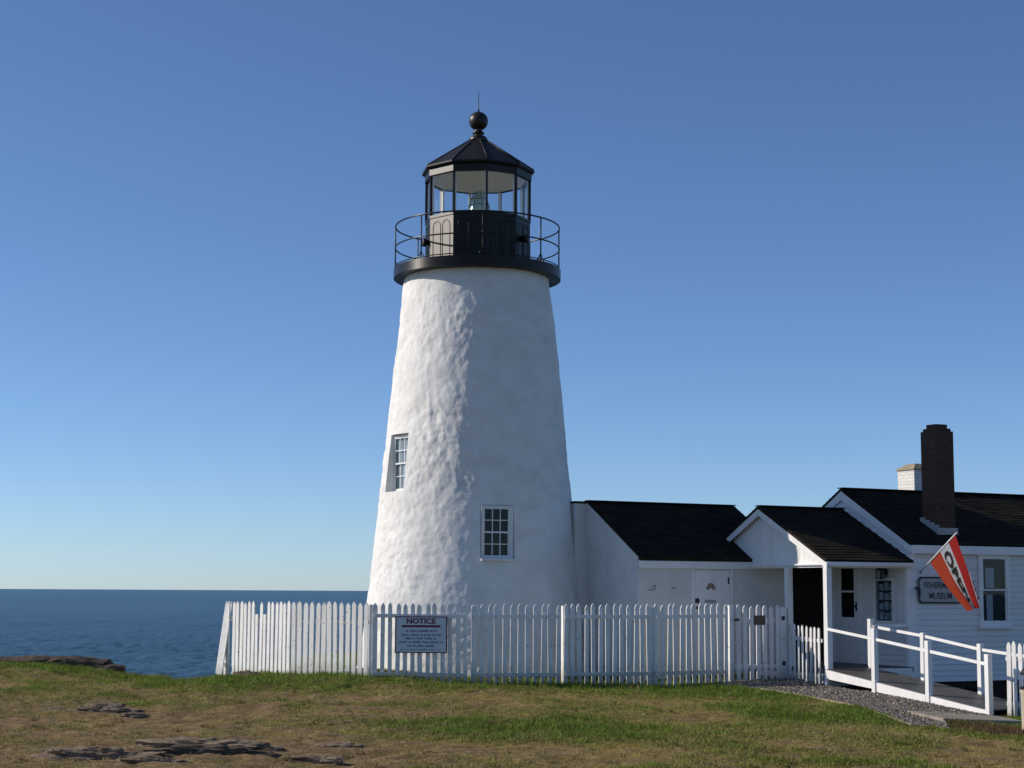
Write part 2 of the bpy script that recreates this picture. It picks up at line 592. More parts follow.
gx = axis([(-90, -20, 3.5), (-20, -13, .5), (-13, 12, .085), (12, 20, .5), (20, 90, 3.5)])
gy = axis([(-15, 8, 2.0), (8, 17, .5), (17, 38.4, .085), (38.4, 44, .35), (44, 58, .8)])
GX, GY = np.meshgrid(gx, gy)
shape = GX.shape
dn = fbm(GX, GY, .55, 1.0)          # metre-wide patches
df = fbm(GX, GY, 2.6, 5.0, 3)       # hand-wide patches
dk = fbm(GX, GY, 7.0, 3.0, 2)            # clumps
dr = fbm(GX, GY * 2.2, 1.1, 9.0, 4)  # flat lenses of bare earth


def tint_at(x, y, dn, df, dr):
    """how green, how bare; returns linear colours of the turf itself"""
    near_fence = .95 * np.exp(-np.maximum(0, 32.9 - y) / 1.5) * ((x > -7) & (x < 5.2))
    left_ridge = np.exp(-((y - 36.4) / 1.1) ** 2) * (x < -7.2)
    swale = np.exp(-(((x - 0.8) / 3.0) ** 2 + ((y - 24.2) / 2.2) ** 2)) * .75
    right = np.clip((x - 1.5) / 4, 0, 1) * np.exp(-((y - 28.5) / 3.2) ** 2) * .8
    r2 = np.exp(-(((x - 8.6) / 1.2) ** 2 + ((y - 29) / 1.6) ** 2)) * .8
    left = np.exp(-(((x + 8) / 3.5) ** 2 + ((y - 31) / 3.) ** 2)) * .45
    green = np.clip(.12 + 1.0 * near_fence + 1.1 * left_ridge + swale + right + left + r2 + .85 * dn + .45 * df, 0, 1)
    bare = np.clip(.50 * np.clip((2.5 - x) / 5, 0, 1) * np.exp(-((y - 26) / 6.) ** 2) + .75 * np.exp(-(((x + 2.8) / 2.6) ** 2 + ((y - 20.3) / 1.3) ** 2)) + .45 * np.exp(-np.maximum(0, y - 19.5) / 3.0) * np.clip((1 - x) / 4, 0, 1) + .3 * np.clip((x - 1) / 3, 0, 1) * np.exp(-((y - 22) / 3) ** 2) - .6 * green + 1.0 * dr + .2 + .3 * df, 0, 1)
    g = np.array((.118, .165, .028))
    yb = np.array((.285, .225, .078))
    br = np.array((.225, .155, .094))
    c = yb + (g - yb) * green[..., None]
    c = c + (br - c) * (bare * .85)[..., None]
    return c, green, bare


TINT, GREEN, BARE = tint_at(GX, GY, dn, df + .8 * dk, dr + .35 * dk)
TINT = TINT * (1 + .55 * np.clip(dk, -.8, .8) + .35 * df)[..., None]
GRAVEL = np.array([(4.05, 34.15), (4.6, 33.3), (5.34, 32.15), (5.85, 30.2), (6.12, 28.6), (6.22, 26.95), (6.75, 26.75), (6.98, 28.0), (6.6, 29.0), (7.9, 29.3), (8.42, 30.25), (6.28, 34.5), (5.75, 36.6), (5.0, 36.6), (4.3, 34.9)])


def inside(x, y, poly):
    r = np.zeros(x.shape, bool)
    k = len(poly)
    for i in range(k):
        x0, y0 = poly[i]
        x1, y1 = poly[(i + 1) % k]
        c = ((y0 > y) != (y1 > y)) & (x < (x1 - x0) * (y - y0) / (y1 - y0 + 1e-12) + x0)
        r ^= c
    return r


GRV = inside(GX, GY, GRAVEL)
TINT[GRV] = np.array((.07, .065, .06))
SOIL = inside(GX, GY, np.array([(6.2, 34.6), (8.5, 30.3), (9.3, 30.6), (12, 33), (14, 40), (6, 38)]))
TINT[SOIL] = np.array((.045, .032, .024))
bareslab = np.exp(-(((GX - 7.6) / 1.0) ** 2 + ((GY - 27.2) / .9) ** 2))
TINT = TINT + (np.array((.12, .07, .045)) - TINT) * np.clip(bareslab * 1.2 * (~GRV), 0, .9)[..., None]
HZ = land_h(GX, GY) + .040 * dn * (1 - GRV) + .024 * df * (1 - GRV) + .05 * dr * np.clip((2 - GX) / 3, 0, 1) * (1 - GRV) + .022 * dk * (1 - GRV)
over = np.maximum(0, GY - cliff_edge(GX))
HZ = HZ - 14.5 * (1 - np.exp(-over * .55)) - np.minimum(over, 1) * .8
TINT = TINT + (np.array((.07, .06, .05)) - TINT) * np.clip(over * 2, 0, 1)[..., None]


def grid_mesh(name, X, Y, Z, material, tint=None):
    ny, nx = X.shape
    me = bpy.data.meshes.new(name)
    idx = np.arange(nx * ny).reshape(ny, nx)
    q = np.stack([idx[:-1, :-1], idx[:-1, 1:], idx[1:, 1:], idx[1:, :-1]], -1).reshape(-1, 4)
    me.vertices.add(nx * ny)
    me.vertices.foreach_set('co', np.stack([X, Y, Z], -1).astype(np.float32).ravel())
    me.loops.add(q.size)
    me.loops.foreach_set('vertex_index', q.astype(np.int32).ravel())
    me.polygons.add(len(q))
    me.polygons.foreach_set('loop_start', np.arange(0, q.size, 4, dtype=np.int32))
    me.polygons.foreach_set('use_smooth', np.ones(len(q), bool))
    me.update(calc_edges=True)
    me.materials.append(material)
    if tint is not None:
        a = me.color_attributes.new('tint', 'FLOAT_COLOR', 'POINT')
        a.data.foreach_set('color', np.concatenate([tint.reshape(-1, 3), np.ones((nx * ny, 1))], 1).astype(np.float32).ravel())
    return me


ground = bpy.data.objects.new('ground', grid_mesh('ground', GX, GY, HZ, M['ground'], TINT))
COL.objects.link(ground)
ground['kind'] = 'structure'


def tri_soup(name, V, F, tint, material, smooth=False):
    me = bpy.data.meshes.new(name)
    me.vertices.add(len(V))
    me.vertices.foreach_set('co', V.astype(np.float32).ravel())
    me.loops.add(F.size)
    me.loops.foreach_set('vertex_index', F.astype(np.int32).ravel())
    me.polygons.add(len(F))
    me.polygons.foreach_set('loop_start', np.arange(0, F.size, 3, dtype=np.int32))
    if smooth:
        me.polygons.foreach_set('use_smooth', np.ones(len(F), bool))
    me.update(calc_edges=True)
    me.materials.append(material)
    a = me.color_attributes.new('tint', 'FLOAT_COLOR', 'POINT')
    a.data.foreach_set('color', np.concatenate([tint, np.ones((len(V), 1))], 1).astype(np.float32).ravel())
    o = bpy.data.objects.new(name, me)
    COL.objects.link(o)
    return o


def sample(A, x, y):
    """bilinear look-up of a ground field"""
    i = np.clip(np.searchsorted(gx, x) - 1, 0, len(gx) - 2)
    j = np.clip(np.searchsorted(gy, y) - 1, 0, len(gy) - 2)
    fx = np.clip((x - gx[i]) / (gx[i + 1] - gx[i]), 0, 1)
    fy = np.clip((y - gy[j]) / (gy[j + 1] - gy[j]), 0, 1)
    if A.ndim == 3:
        fx, fy = fx[:, None], fy[:, None]
    return (A[j, i] * (1 - fx) * (1 - fy) + A[j, i + 1] * fx * (1 - fy) + A[j + 1, i] * (1 - fx) * fy + A[j + 1, i + 1] * fx * fy)


# grass: short worn turf, longer along the fence foot and on the cliff edge
nb = 420000
gyv = 18.0 + (37.4 - 18.0) * rng.random(nb) ** 1.15
gxv = (rng.random(nb) * 2 - 1) * (gyv * .32 + .8)
gn = sample(GREEN, gxv, gyv)
bn = sample(BARE, gxv, gyv)
ov = sample(over, gxv, gyv)
fence_l = np.clip(1 - np.abs(gyv - 33.2) / .8, 0, 1) * ((gxv > -4.5) & (gxv < 4.4))
keep = (rng.random(nb) < (.12 + .9 * gn + .3 * (1 - bn))) & (~inside(gxv, gyv, GRAVEL)) & (ov <= 0.05) & (rng.random(nb) > bn * .93)
under_wood = inside(gxv, gyv, np.array([(6.2, 34.6), (8.4, 30.2), (9.5, 30.7), (8.4, 34.0), (12, 36), (12, 40), (6, 38)]))
keep &= ~under_wood
gxv, gyv, gn, bn, fence_l = gxv[keep], gyv[keep], gn[keep], bn[keep], fence_l[keep]
nb = len(gxv)
ridge = np.clip(1 - np.abs(gyv - 36.5) / 1.2, 0, 1) * (gxv < -7.2)
hgt = (.016 + .022 * rng.random(nb)) * (.55 + 1.2 * gn) * (1 + .7 * np.clip(sample(dk, gxv, gyv), -.7, 1)) + .11 * fence_l * rng.random(nb) * gn + .05 * ridge * rng.random(nb)
wid = .006 + .006 * rng.random(nb)
gzv = sample(HZ, gxv, gyv)
ang = rng.random(nb) * 2 * np.pi
ln = rng.normal(0, .6, (nb, 2)) * hgt[:, None]
ntf = 900                                   # scattered coarser tufts
tx_, ty_ = (rng.random(ntf) * 2 - 1), 18.3 + 15 * rng.random(ntf)
tx_ = tx_ * (ty_ * .32)
tk = (~inside(tx_, ty_, GRAVEL)) & (rng.random(ntf) < .25 + sample(GREEN, tx_, ty_)) & (sample(over, tx_, ty_) < .02)
tx_, ty_ = tx_[tk], ty_[tk]
per = 26
rx_ = np.repeat(tx_, per) + rng.normal(0, .035, len(tx_) * per)
ry_ = np.repeat(ty_, per) + rng.normal(0, .035, len(tx_) * per)
rh_ = np.repeat(rng.uniform(.035, .085, len(tx_)), per) * rng.uniform(.5, 1, len(rx_))
ok_ = ~inside(rx_, ry_, np.array([(6.2, 34.6), (8.4, 30.2), (9.5, 30.7), (8.4, 34.0), (12, 36), (12, 40), (6, 38)]))
rx_, ry_, rh_ = rx_[ok_], ry_[ok_], rh_[ok_]
gxv, gyv, hgt = np.concatenate([gxv, rx_]), np.concatenate([gyv, ry_]), np.concatenate([hgt, rh_])
gn = sample(GREEN, gxv, gyv)
nb = len(gxv)
wid = .006 + .006 * rng.random(nb)
gzv = sample(HZ, gxv, gyv)
ang = rng.random(nb) * 2 * np.pi
ln = rng.normal(0, .6, (nb, 2)) * hgt[:, None]
P0 = np.stack([gxv - np.cos(ang) * wid, gyv - np.sin(ang) * wid, gzv - .005], 1)
P1 = np.stack([gxv + np.cos(ang) * wid, gyv + np.sin(ang) * wid, gzv - .005], 1)
P2 = np.stack([gxv + ln[:, 0], gyv + ln[:, 1], gzv + hgt], 1)
V = np.stack([P0, P1, P2], 1).reshape(-1, 3)
F = np.arange(nb * 3).reshape(-1, 3)
gcol = sample(TINT, gxv, gyv)
straw = (rng.random(nb) < .22 * (1.15 - gn))[:, None]
gcol = np.where(straw, np.array((.33, .26, .12)), gcol * (0.75 + .75 * rng.random((nb, 1))) * np.array((1.0, 1.06, .95)))
grass = tri_soup('grass', V, F, np.repeat(gcol, 3, 0), M['grass'])
tag(grass, 'short green and straw coloured turf before the white fence', 'grass', kind='stuff')

# gravel of the entrance path
ico = bmesh.new()
bmesh.ops.create_icosphere(ico, subdivisions=1, radius=1.0)
iv = np.array([v.co[:] for v in ico.verts])
fi = np.array([[v.index for v in f.verts] for f in ico.faces])
ico.free()
npb = 60000
px_ = rng.uniform(4, 8.6, npb)
py_ = rng.uniform(26.5, 36.4, npb)
k_ = inside(px_, py_, GRAVEL)
px_, py_ = px_[k_][:15000], py_[k_][:15000]
npb = len(px_)
sz = rng.uniform(.010, .026, npb)
rot = rng.random(npb) * 2 * np.pi
sc = np.stack([sz * rng.uniform(.8, 1.5, npb), sz * rng.uniform(.7, 1.2, npb), sz * rng.uniform(.5, .9, npb)], 1)
jit = iv[None] * (1 + rng.normal(0, .14, (npb, len(iv), 1))) * sc[:, None]
cr, sr = np.cos(rot)[:, None], np.sin(rot)[:, None]
VX = jit[..., 0] * cr - jit[..., 1] * sr + px_[:, None]
VY = jit[..., 0] * sr + jit[..., 1] * cr + py_[:, None]
VZ = jit[..., 2] + (sample(HZ, px_, py_) + sz * .3)[:, None]
V = np.stack([VX, VY, VZ], -1).reshape(-1, 3)
F = (fi[None] + (np.arange(npb) * len(iv))[:, None, None]).reshape(-1, 3)
pc = np.array((.172, .150, .128))[None] * np.exp(rng.normal(0, .42, (npb, 1))) * (1 + rng.normal(0, .05, (npb, 3)))
gravel = tri_soup('gravel', V, F, np.repeat(np.clip(pc, .02, .5), len(iv), 0), M['pebble'])
tag(gravel, 'grey gravel bed between the lawn and the entrance ramp', 'gravel', kind='stuff')


def gz(x, y):
    return float(sample(HZ, np.array([x]), np.array([y]))[0])


# sea: real waves on a fan of water that widens towards the horizon
SEA_Z = -13.2
az = np.radians(np.linspace(-38, 38, 850))
rad = np.concatenate([np.geomspace(55, 6000, 950), np.geomspace(6200, 40000, 30)])
AZ, RD = np.meshgrid(az, rad)
SX, SY = RD * np.sin(AZ), RD * np.cos(AZ)
SZ = np.full(SX.shape, SEA_Z)
wr = np.random.default_rng(5)
for i in range(56):
    wl = 1.8 * (10 / 1.8) ** wr.random()
    th = R(205) + wr.normal(0, .55)
    kx, ky = 2 * np.pi / wl * np.cos(th), 2 * np.pi / wl * np.sin(th)
    amp = .0058 * wl * (.5 + wr.random())
    res_ = np.clip(1.5 - RD * .0085 / wl, 0, 1)
    ph = kx * SX + ky * SY + wr.random() * 6.283
    SZ += res_ * amp * (np.sin(ph) + .25 * np.sin(2 * ph + 1.6))
sea = bpy.data.objects.new('sea', grid_mesh('sea', SX, SY, SZ, M['sea']))
COL.objects.link(sea)
sea['kind'] = 'structure'
mb = MB()
mb.add([(-30000, -20000, -14.4), (30000, -20000, -14.4), (30000, 40000, -14.4), (-30000, 40000, -14.4)], [(0, 1, 2, 3)])
sea2 = bpy.data.objects.new('sea', mb.mesh('sea', M['sea']))
COL.objects.link(sea2)
sea2['kind'] = 'structure'

# ------------------------------------------------------------------ the lighthouse
TX, TY = -0.78, 37.4
RIM_Z0, RIM_Z1 = 8.645, 8.865
lh = thing('lighthouse', 'white tapered stone lighthouse tower with black lantern room and railed gallery', 'lighthouse', (TX, TY, 0))


def tower_r(z):
    return 2.47 - .1010 * z + .10 * math.exp(-z / .5)


OPEN = [  # azimuth from the camera-facing side, z0, z1, half width, depth of the plane from the axis
    dict(phi=R(-56.0), z0=3.92, z1=5.14, hw=.37, D=tower_r(4.6) - .21),
    dict(phi=R(13.6), z0=2.50, z1=3.60, hw=.355, D=tower_r(3.55) * .985 - .035),
]
phis = set(np.linspace(-math.pi, math.pi, 470, endpoint=False))
zs = set(np.linspace(-.6, RIM_Z0 + .05, 300))
EPS = 1e-3
for o in OPEN:
    dphi = math.asin(o['hw'] / tower_r((o['z0'] + o['z1']) / 2))
    o['d'] = dphi
    for sgn in (-1, 1):
        e = o['phi'] + sgn * dphi
        phis = {p for p in phis if abs(p - e) > .004}
        phis |= {e + sgn * EPS, e - sgn * EPS}
    for e, sgn in ((o['z0'], -1), (o['z1'], 1)):
        zs = {z for z in zs if abs(z - e) > .008}
        zs |= {e + sgn * .003, e - sgn * .003}
phis = sorted(phis)
zs = sorted(zs)
TV = []
for z in zs:
    r0 = tower_r(z)
    for p in phis:
        hit = None
        fade = 1.0
        for o in OPEN:
            da = abs(p - o['phi'])
            if da < o['d'] and o['z0'] < z < o['z1']:
                hit = o
            dist = max((da - o['d']) * r0, o['z0'] - z, z - o['z1'], 0)
            fade = min(fade, max(.12, min(1, dist / .16)))
        if hit:
            r = hit['D'] / math.cos(p - hit['phi'])
        else:
            q = Vector((math.sin(p) * 2.1, -math.cos(p) * 2.1, z))
            n1 = mnoise.fractal(q * 1.9 + Vector((3, 1, 7)), 1.0, 2.0, 3)
            n2 = mnoise.noise(Vector((q.x * 4.2, q.y * 4.2, z * 5.2 + .8 * q.x)))
            n3 = mnoise.fractal(q * 10.0, .9, 2.0, 2)
            cell = mnoise.voronoi(Vector((q.x * 2.6, q.y * 2.6, z * 3.6)) + Vector((n1, n1, n1)) * .35)[0]
            st = min(cell[1] - cell[0], .35) / .35
            n0 = mnoise.fractal(q * .75 + Vector((11, 4, 2)), 1.0, 2.0, 2)
            pm = .45 + .9 * max(0.0, min(1.0, .5 + .9 * mnoise.noise(q * .6 + Vector((5, 8, 1)))))
            nr = 1 - abs(mnoise.fractal(Vector((q.x * 2.4 + .7 * z, q.y * 2.4, z * 1.7)), 1.0, 2.0, 3))
            r = r0 + fade * (.026 * n0 + pm * (.011 * n1 + .006 * n2 + .007 * n3 + .028 * (nr - .7) + .004 * (st - .6)))
        TV.append((TX + r * math.sin(p), TY - r * math.cos(p), z))
mb = MB()
nph = len(phis)
fs = []
for i in range(len(zs) - 1):
    for j in range(nph):
        j2 = (j + 1) % nph
        fs.append((i * nph + j, i * nph + j2, (i + 1) * nph + j2, (i + 1) * nph + j))
mb.add(TV, fs, True)
part('wall', mb, M['masonry'], lh, sharp=R(55))


def polar(phi, r, z):
    return (TX + r * math.sin(phi), TY - r * math.cos(phi), z)


def sash_window(parent, xf, w, h, cols, rows, frame_w, sill=True, dark=True, casing_r=0.0, sill_out=.13, tm=None):
    """double-hung window: a = along the wall, o = out of the wall, z up from the foot of the opening"""
    tm = tm or M['trim']
    mb = MB(xf)
    mb.box(-w / 2, -w / 2 + frame_w, 0, .07, 0, h)
    mb.box(w / 2 - frame_w - casing_r, w / 2, 0, .07, 0, h)
    mb.box(-w / 2 + frame_w, w / 2 - frame_w - casing_r, 0, .07, h - frame_w, h)
    mb.box(-w / 2 + frame_w, w / 2 - frame_w - casing_r, 0, .07, 0, frame_w)
    fr = part('window', mb, tm, parent, 0.004)
    x0, x1, z0, z1 = -w / 2 + frame_w, w / 2 - frame_w - casing_r, frame_w, h - frame_w
    zm = (z0 + z1) / 2
    for (a, b2, oo) in ((z0, zm + .018, .02), (zm - .018, z1, .038)):
        s = MB(xf)
        sw = .032
        s.box(x0, x0 + sw, oo, oo + .022, a, b2)
        s.box(x1 - sw, x1, oo, oo + .022, a, b2)
        s.box(x0 + sw, x1 - sw, oo, oo + .022, a, a + sw)
        s.box(x0 + sw, x1 - sw, oo, oo + .022, b2 - sw, b2)
        for c in range(1, cols):
            xx = x0 + sw + (x1 - x0 - 2 * sw) * c / cols
            s.box(xx - .009, xx + .009, oo + .002, oo + .020, a + sw, b2 - sw)
        for rr in range(1, rows):
            zz = a + sw + (b2 - a - 2 * sw) * rr / rows
            s.box(x0 + sw, x1 - sw, oo + .003, oo + .019, zz - .009, zz + .009)
        part('sash', s, M['trim'], fr)
        g = MB(xf)
        g.box(x0 + sw, x1 - sw, oo + .008, oo + .012, a + sw, b2 - sw)
        part('pane', g, M['window_glass'], fr)
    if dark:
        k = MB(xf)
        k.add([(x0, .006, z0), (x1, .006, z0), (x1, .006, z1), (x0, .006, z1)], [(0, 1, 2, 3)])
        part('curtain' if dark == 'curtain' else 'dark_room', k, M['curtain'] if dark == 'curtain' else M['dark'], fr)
    if sill:
        k = MB(xf)
        k.box(-w / 2 - .03, w / 2 + .03, 0, sill_out, -.05, .004)
        part('sill', k, tm, fr, 0.004)
    return fr


for i, o in enumerate(OPEN):
    n = Vector((math.sin(o['phi']), -math.cos(o['phi']), 0))
    t = Vector((math.cos(o['phi']), math.sin(o['phi']), 0))
    c = Vector((TX, TY, o['z0'])) + n * (o['D'] + .002)

    def xf(a, oo, z, c=c, n=n, t=t):
        return c + t * a + n * oo + Vector((0, 0, z))
    wdt = 2 * o['hw'] * (.98 if i == 0 else .95)
    sash_window(lh, xf, wdt, o['z1'] - o['z0'] - .01, 3, 2, .04, sill=True, casing_r=0.0 if i == 0 else .04, tm=M['masonry'], dark='curtain' if i == 0 else True, sill_out=.13 if i == 0 else .235)

# gallery
mb = MB()
mb.lathe([(1.2, RIM_Z0), (1.838, RIM_Z0), (1.842, RIM_Z0 + .004), (1.842, RIM_Z1 - .004), (1.838, RIM_Z1), (.8, RIM_Z1), (.8, RIM_Z0), (1.2, RIM_Z0)], 96, (TX, TY, 0))
part('gallery_deck', mb, M['black_iron'], lh, sharp=R(35))
RR = 1.81
ring = [polar(2 * math.pi * k / 96, RR, 9.815) for k in range(96)]
mb = MB().tube(ring, .018, 8, True)
rl = part('railing', mb, M['black_iron'], lh)
mb = MB().tube([polar(2 * math.pi * k / 96, RR, 9.34) for k in range(96)], .016, 8, True)
part('mid_rail', mb, M['black_iron'], rl)
mb = MB().tube([polar(2 * math.pi * k / 96, RR, 8.905) for k in range(96)], .012, 6, True)
part('low_rail', mb, M['black_iron'], rl)
for k in range(8):
    a = R(4.7 + 45 * k)
    mb = MB().tube([polar(a, RR, RIM_Z1), polar(a, RR, 9.815)], .015, 8)
    for da in (-.055, .055):
        mb.tube([polar(a + da, RR, RIM_Z1), polar(a, RR, RIM_Z1 + .17)], .010, 6)
    mb.tube([polar(a, RR - .13, RIM_Z1), polar(a, RR, RIM_Z1 + .17)], .010, 6)
    part('rail_post', mb, M['black_iron'], rl)

# lantern room: ten sides
A0 = R(10.6)
NV = 10
LR = 1.17
GB, GT = 9.965, 10.86


def pv(k, r, z):
    return polar(A0 + 2 * math.pi * k / NV, r, z)


for k in range(NV):
    mb = MB()
    quad = [pv(k, LR, RIM_Z1), pv(k + 1, LR, RIM_Z1), pv(k + 1, LR, GB - .06), pv(k, LR, GB - .06)]
    inn = [pv(k, LR - .05, RIM_Z1), pv(k + 1, LR - .05, RIM_Z1), pv(k + 1, LR - .05, GB - .06), pv(k, LR - .05, GB - .06)]
    mb.add(quad + inn, [(0, 1, 2, 3), (7, 6, 5, 4), (0, 4, 5, 1), (3, 2, 6, 7), (0, 3, 7, 4), (1, 5, 6, 2)])
    pn = part('lantern_panel', mb, M['black_iron'], lh, .003)
    a, b2 = Vector(pv(k, LR, 0)), Vector(pv(k + 1, LR, 0))
    e = (b2 - a)
    wl = e.length
    e.normalize()
    nn = Vector((e.y, -e.x, 0))
    mb = MB()
    for cc in (.30, .70):
        ww = .115
        pts = []
        z0, z1 = RIM_Z1 + .10, GB - .27
        pts.append((-ww, z0))
        pts.append((-ww, z1))
        for s in range(1, 8):
            g = math.pi - math.pi * s / 8
            pts.append((ww * math.cos(g), z1 + ww * math.sin(g)))
        pts.append((ww, z1))
        pts.append((ww, z0))
        pts3 = [a + e * (wl * cc + q[0]) + nn * .002 + Vector((0, 0, q[1])) for q in pts]
        mb.tube(pts3, .007, 6)
    part('arch_moulding', mb, M['black_iron'], pn)
    # the sill band and head band of the glazing
    g = MB()
    g.add([pv(k, LR - .018, GB), pv(k + 1, LR - .018, GB), pv(k + 1, LR - .018, GT), pv(k, LR - .018, GT),
           pv(k, LR - .024, GB), pv(k + 1, LR - .024, GB), pv(k + 1, LR - .024, GT), pv(k, LR - .024, GT)],
          [(0, 1, 2, 3), (7, 6, 5, 4), (0, 4, 5, 1), (3, 2, 6, 7), (0, 3, 7, 4), (1, 5, 6, 2)])
    part('lantern_pane', g, M['lantern_glass'], lh)
    p, q = Vector(pv(k, LR - .012, GB)), Vector(pv(k, LR - .012, GT))
    mu = MB().bar(p, q, .038, .05, Vector((math.sin(A0 + 2 * math.pi * k / NV), -math.cos(A0 + 2 * math.pi * k / NV), 0)))
    mo = part('mullion', mu, M['black_iron'], lh)
    p, q = Vector(pv(k, LR - .062, GB)), Vector(pv(k, LR - .062, GT))
    mu = MB().bar(p, q, .05, .04, Vector((math.sin(A0 + 2 * math.pi * k / NV), -math.cos(A0 + 2 * math.pi * k / NV), 0)))
    part('inner_strip', mu, M['trim'], mo)
prof = [(LR + .015, GB - .058), (LR + .015, GB + .0), (LR - .09, GB + .0), (LR - .09, GB - .058), (LR + .015, GB - .058)]
part('lantern_sill', MB().lathe(prof, NV, (TX, TY, 0), False, A0), M['black_iron'], lh, .003)
prof = [(LR + .03, GT), (LR + .03, 11.0), (LR - .09, 11.0), (LR - .09, GT), (LR + .03, GT)]
part('lantern_fascia', MB().lathe(prof, NV, (TX, TY, 0), False, A0), M['black_iron'], lh, .004)
prof = [(.0, 11.80), (.16, 11.83), (1.265, 11.085), (1.265, 11.045), (1.20, 11.002), (LR - .05, 11.003), (.14, 11.70), (.0, 11.74)]
roof = part('lantern_roof', MB().lathe(prof, NV, (TX, TY, 0), False, A0), M['black_roof'], lh, .004)
for k in range(NV):
    a = A0 + 2 * math.pi * k / NV
    mb = MB().tube([polar(a, .17, 11.825), polar(a, 1.25, 11.105)], .014, 6)
    part('roof_rib', mb, M['black_roof'], roof)
prof = [(LR - .092, 10.87), (.9, 11.10), (.0, 11.45)]
prof = [(LR - .092, GT + .005), (LR - .13, GT + .07), (.12, 11.42), (0, 11.44)]
part('lantern_ceiling', MB().lathe(prof, NV, (TX, TY, 0), False, A0), M['ceil'], lh)
part('lantern_floor', MB().lathe([(LR - .055, RIM_Z1 + .01), (0, RIM_Z1 + .01)], NV, (TX, TY, 0), False, A0), M['ceil'], lh)
part('inner_lining', MB().lathe([(LR - .056, RIM_Z1 + .012), (LR - .056, GB - .062), (LR - .066, GB - .062), (LR - .066, RIM_Z1 + .012)], NV, (TX, TY, 0), False, A0), M['ceil'], lh)
# ball finial with cup and neck
prof = [(.19, 11.76), (.205, 11.80), (.20, 11.86), (.16, 11.895), (.10, 11.91), (.095, 11.94), (.135, 11.96), (.14, 11.985), (.10, 12.00), (.085, 12.03), (.10, 12.07)]
fin = part('finial', MB().lathe(prof, 32, (TX, TY, 0)), M['bronze'], roof)
prof = [((.004 + .212 * math.sin(math.pi * i / 24)), 12.25 - .212 * math.cos(math.pi * i / 24)) for i in range(25)]
part('ball', MB().lathe(prof, 40, (TX, TY, 0)), M['bronze'], roof)
part('lightning_rod', MB().tube([(TX, TY, 12.43), (TX, TY, 12.55), (TX, TY, 12.95)], [.03, .012, .005], 8), M['bronze'], roof)
# two round vents on the lantern wall
for az in (-68.0, 60.0):
    a = R(az)
    n = Vector((math.sin(a), -math.cos(a), 0))
    c = Vector(polar(a, LR * .955, 9.40 if az < 0 else 9.46))
    mb = MB().tube([c, c + n * .10, c + n * .105, c + n * .16, c + n * .18], [.06, .06, .095, .095, .05], 14)
    part('vent_cap', mb, M['black_iron'], lh, .0)
# fourth-order lens on a pedestal
prof = []
nz_ = 26
for i in range(nz_ + 1):
    u = i / nz_
    z = 9.80 + .84 * u
    r = .20 + .055 * math.sin(math.pi * min(1, u / .62)) if u < .62 else .20 * math.cos((u - .62) / .38 * 1.25)
    prof.append((r + .020 * (i % 2), z))
ln_o = part('lens', MB().lathe(prof, 40, (TX + .03, TY, 0)), M['lens_glass'], lh)
part('lens_core', MB().lathe([(p[0] * .6, p[1]) for p in prof], 24, (TX + .03, TY, 0)), M['lens_glass'], ln_o)
mb = MB()
for k in range(8):
    a = 2 * math.pi * k / 8 + .3
    mb.tube([(TX + .03 + (p[0] + .01) * math.sin(a), TY - (p[0] + .01) * math.cos(a), p[1]) for p in prof], .006, 5)
for zz_, rr_ in ((9.93, .255), (10.12, .27), (10.32, .235), (10.46, .19)):
    mb.tube([(TX + .03 + rr_ * math.sin(g_ * math.pi / 16), TY - rr_ * math.cos(g_ * math.pi / 16), zz_) for g_ in range(32)], .008, 5, True)
part('lens_frame', mb, M['bronze'], ln_o)
part('pedestal', MB().lathe([(.3, RIM_Z1), (.3, RIM_Z1 + .05), (.12, RIM_Z1 + .1), (.12, 9.7), (.26, 9.76), (.26, 9.80), (0, 9.8)], 24, (TX + .03, TY, 0)), M['black_iron'], lh)


lh.scale = (1.018, 1.018, 1.018)             # tower enlarged and moved back about the camera eye: outline kept, shadow shifted
lh.location = (-0.794, 38.073, -0.033)


# ------------------------------------------------------------------ building helpers (local x along the long walls, y to the back)
def boards(mb, a_range, z0, z1, exp, holes=(), tip=.028):
    """lapped boards: a, out, z"""
    z = z0
    while z < z1 - 1e-4:
        zt = min(z + exp, z1)
        zm = (z + zt) / 2
        lo, hi = a_range(zm)
        spans = [(lo, hi)]
        for (h0, h1, hz0, hz1) in holes:
            if hz0 < zm < hz1:
                spans = [s for (p, q) in spans for s in ((p, min(q, h0)), (max(p, h1), q)) if s[1] - s[0] > .005]
        for (p, q) in spans:
            if q > p:
                mb.add([(p, tip, z), (q, tip, z), (q, .003, zt), (p, .003, zt), (p, 0, z), (q, 0, z)],
                       [(0, 1, 2, 3), (0, 4, 5, 1), (0, 3, 4), (1, 5, 2)])
        z = zt


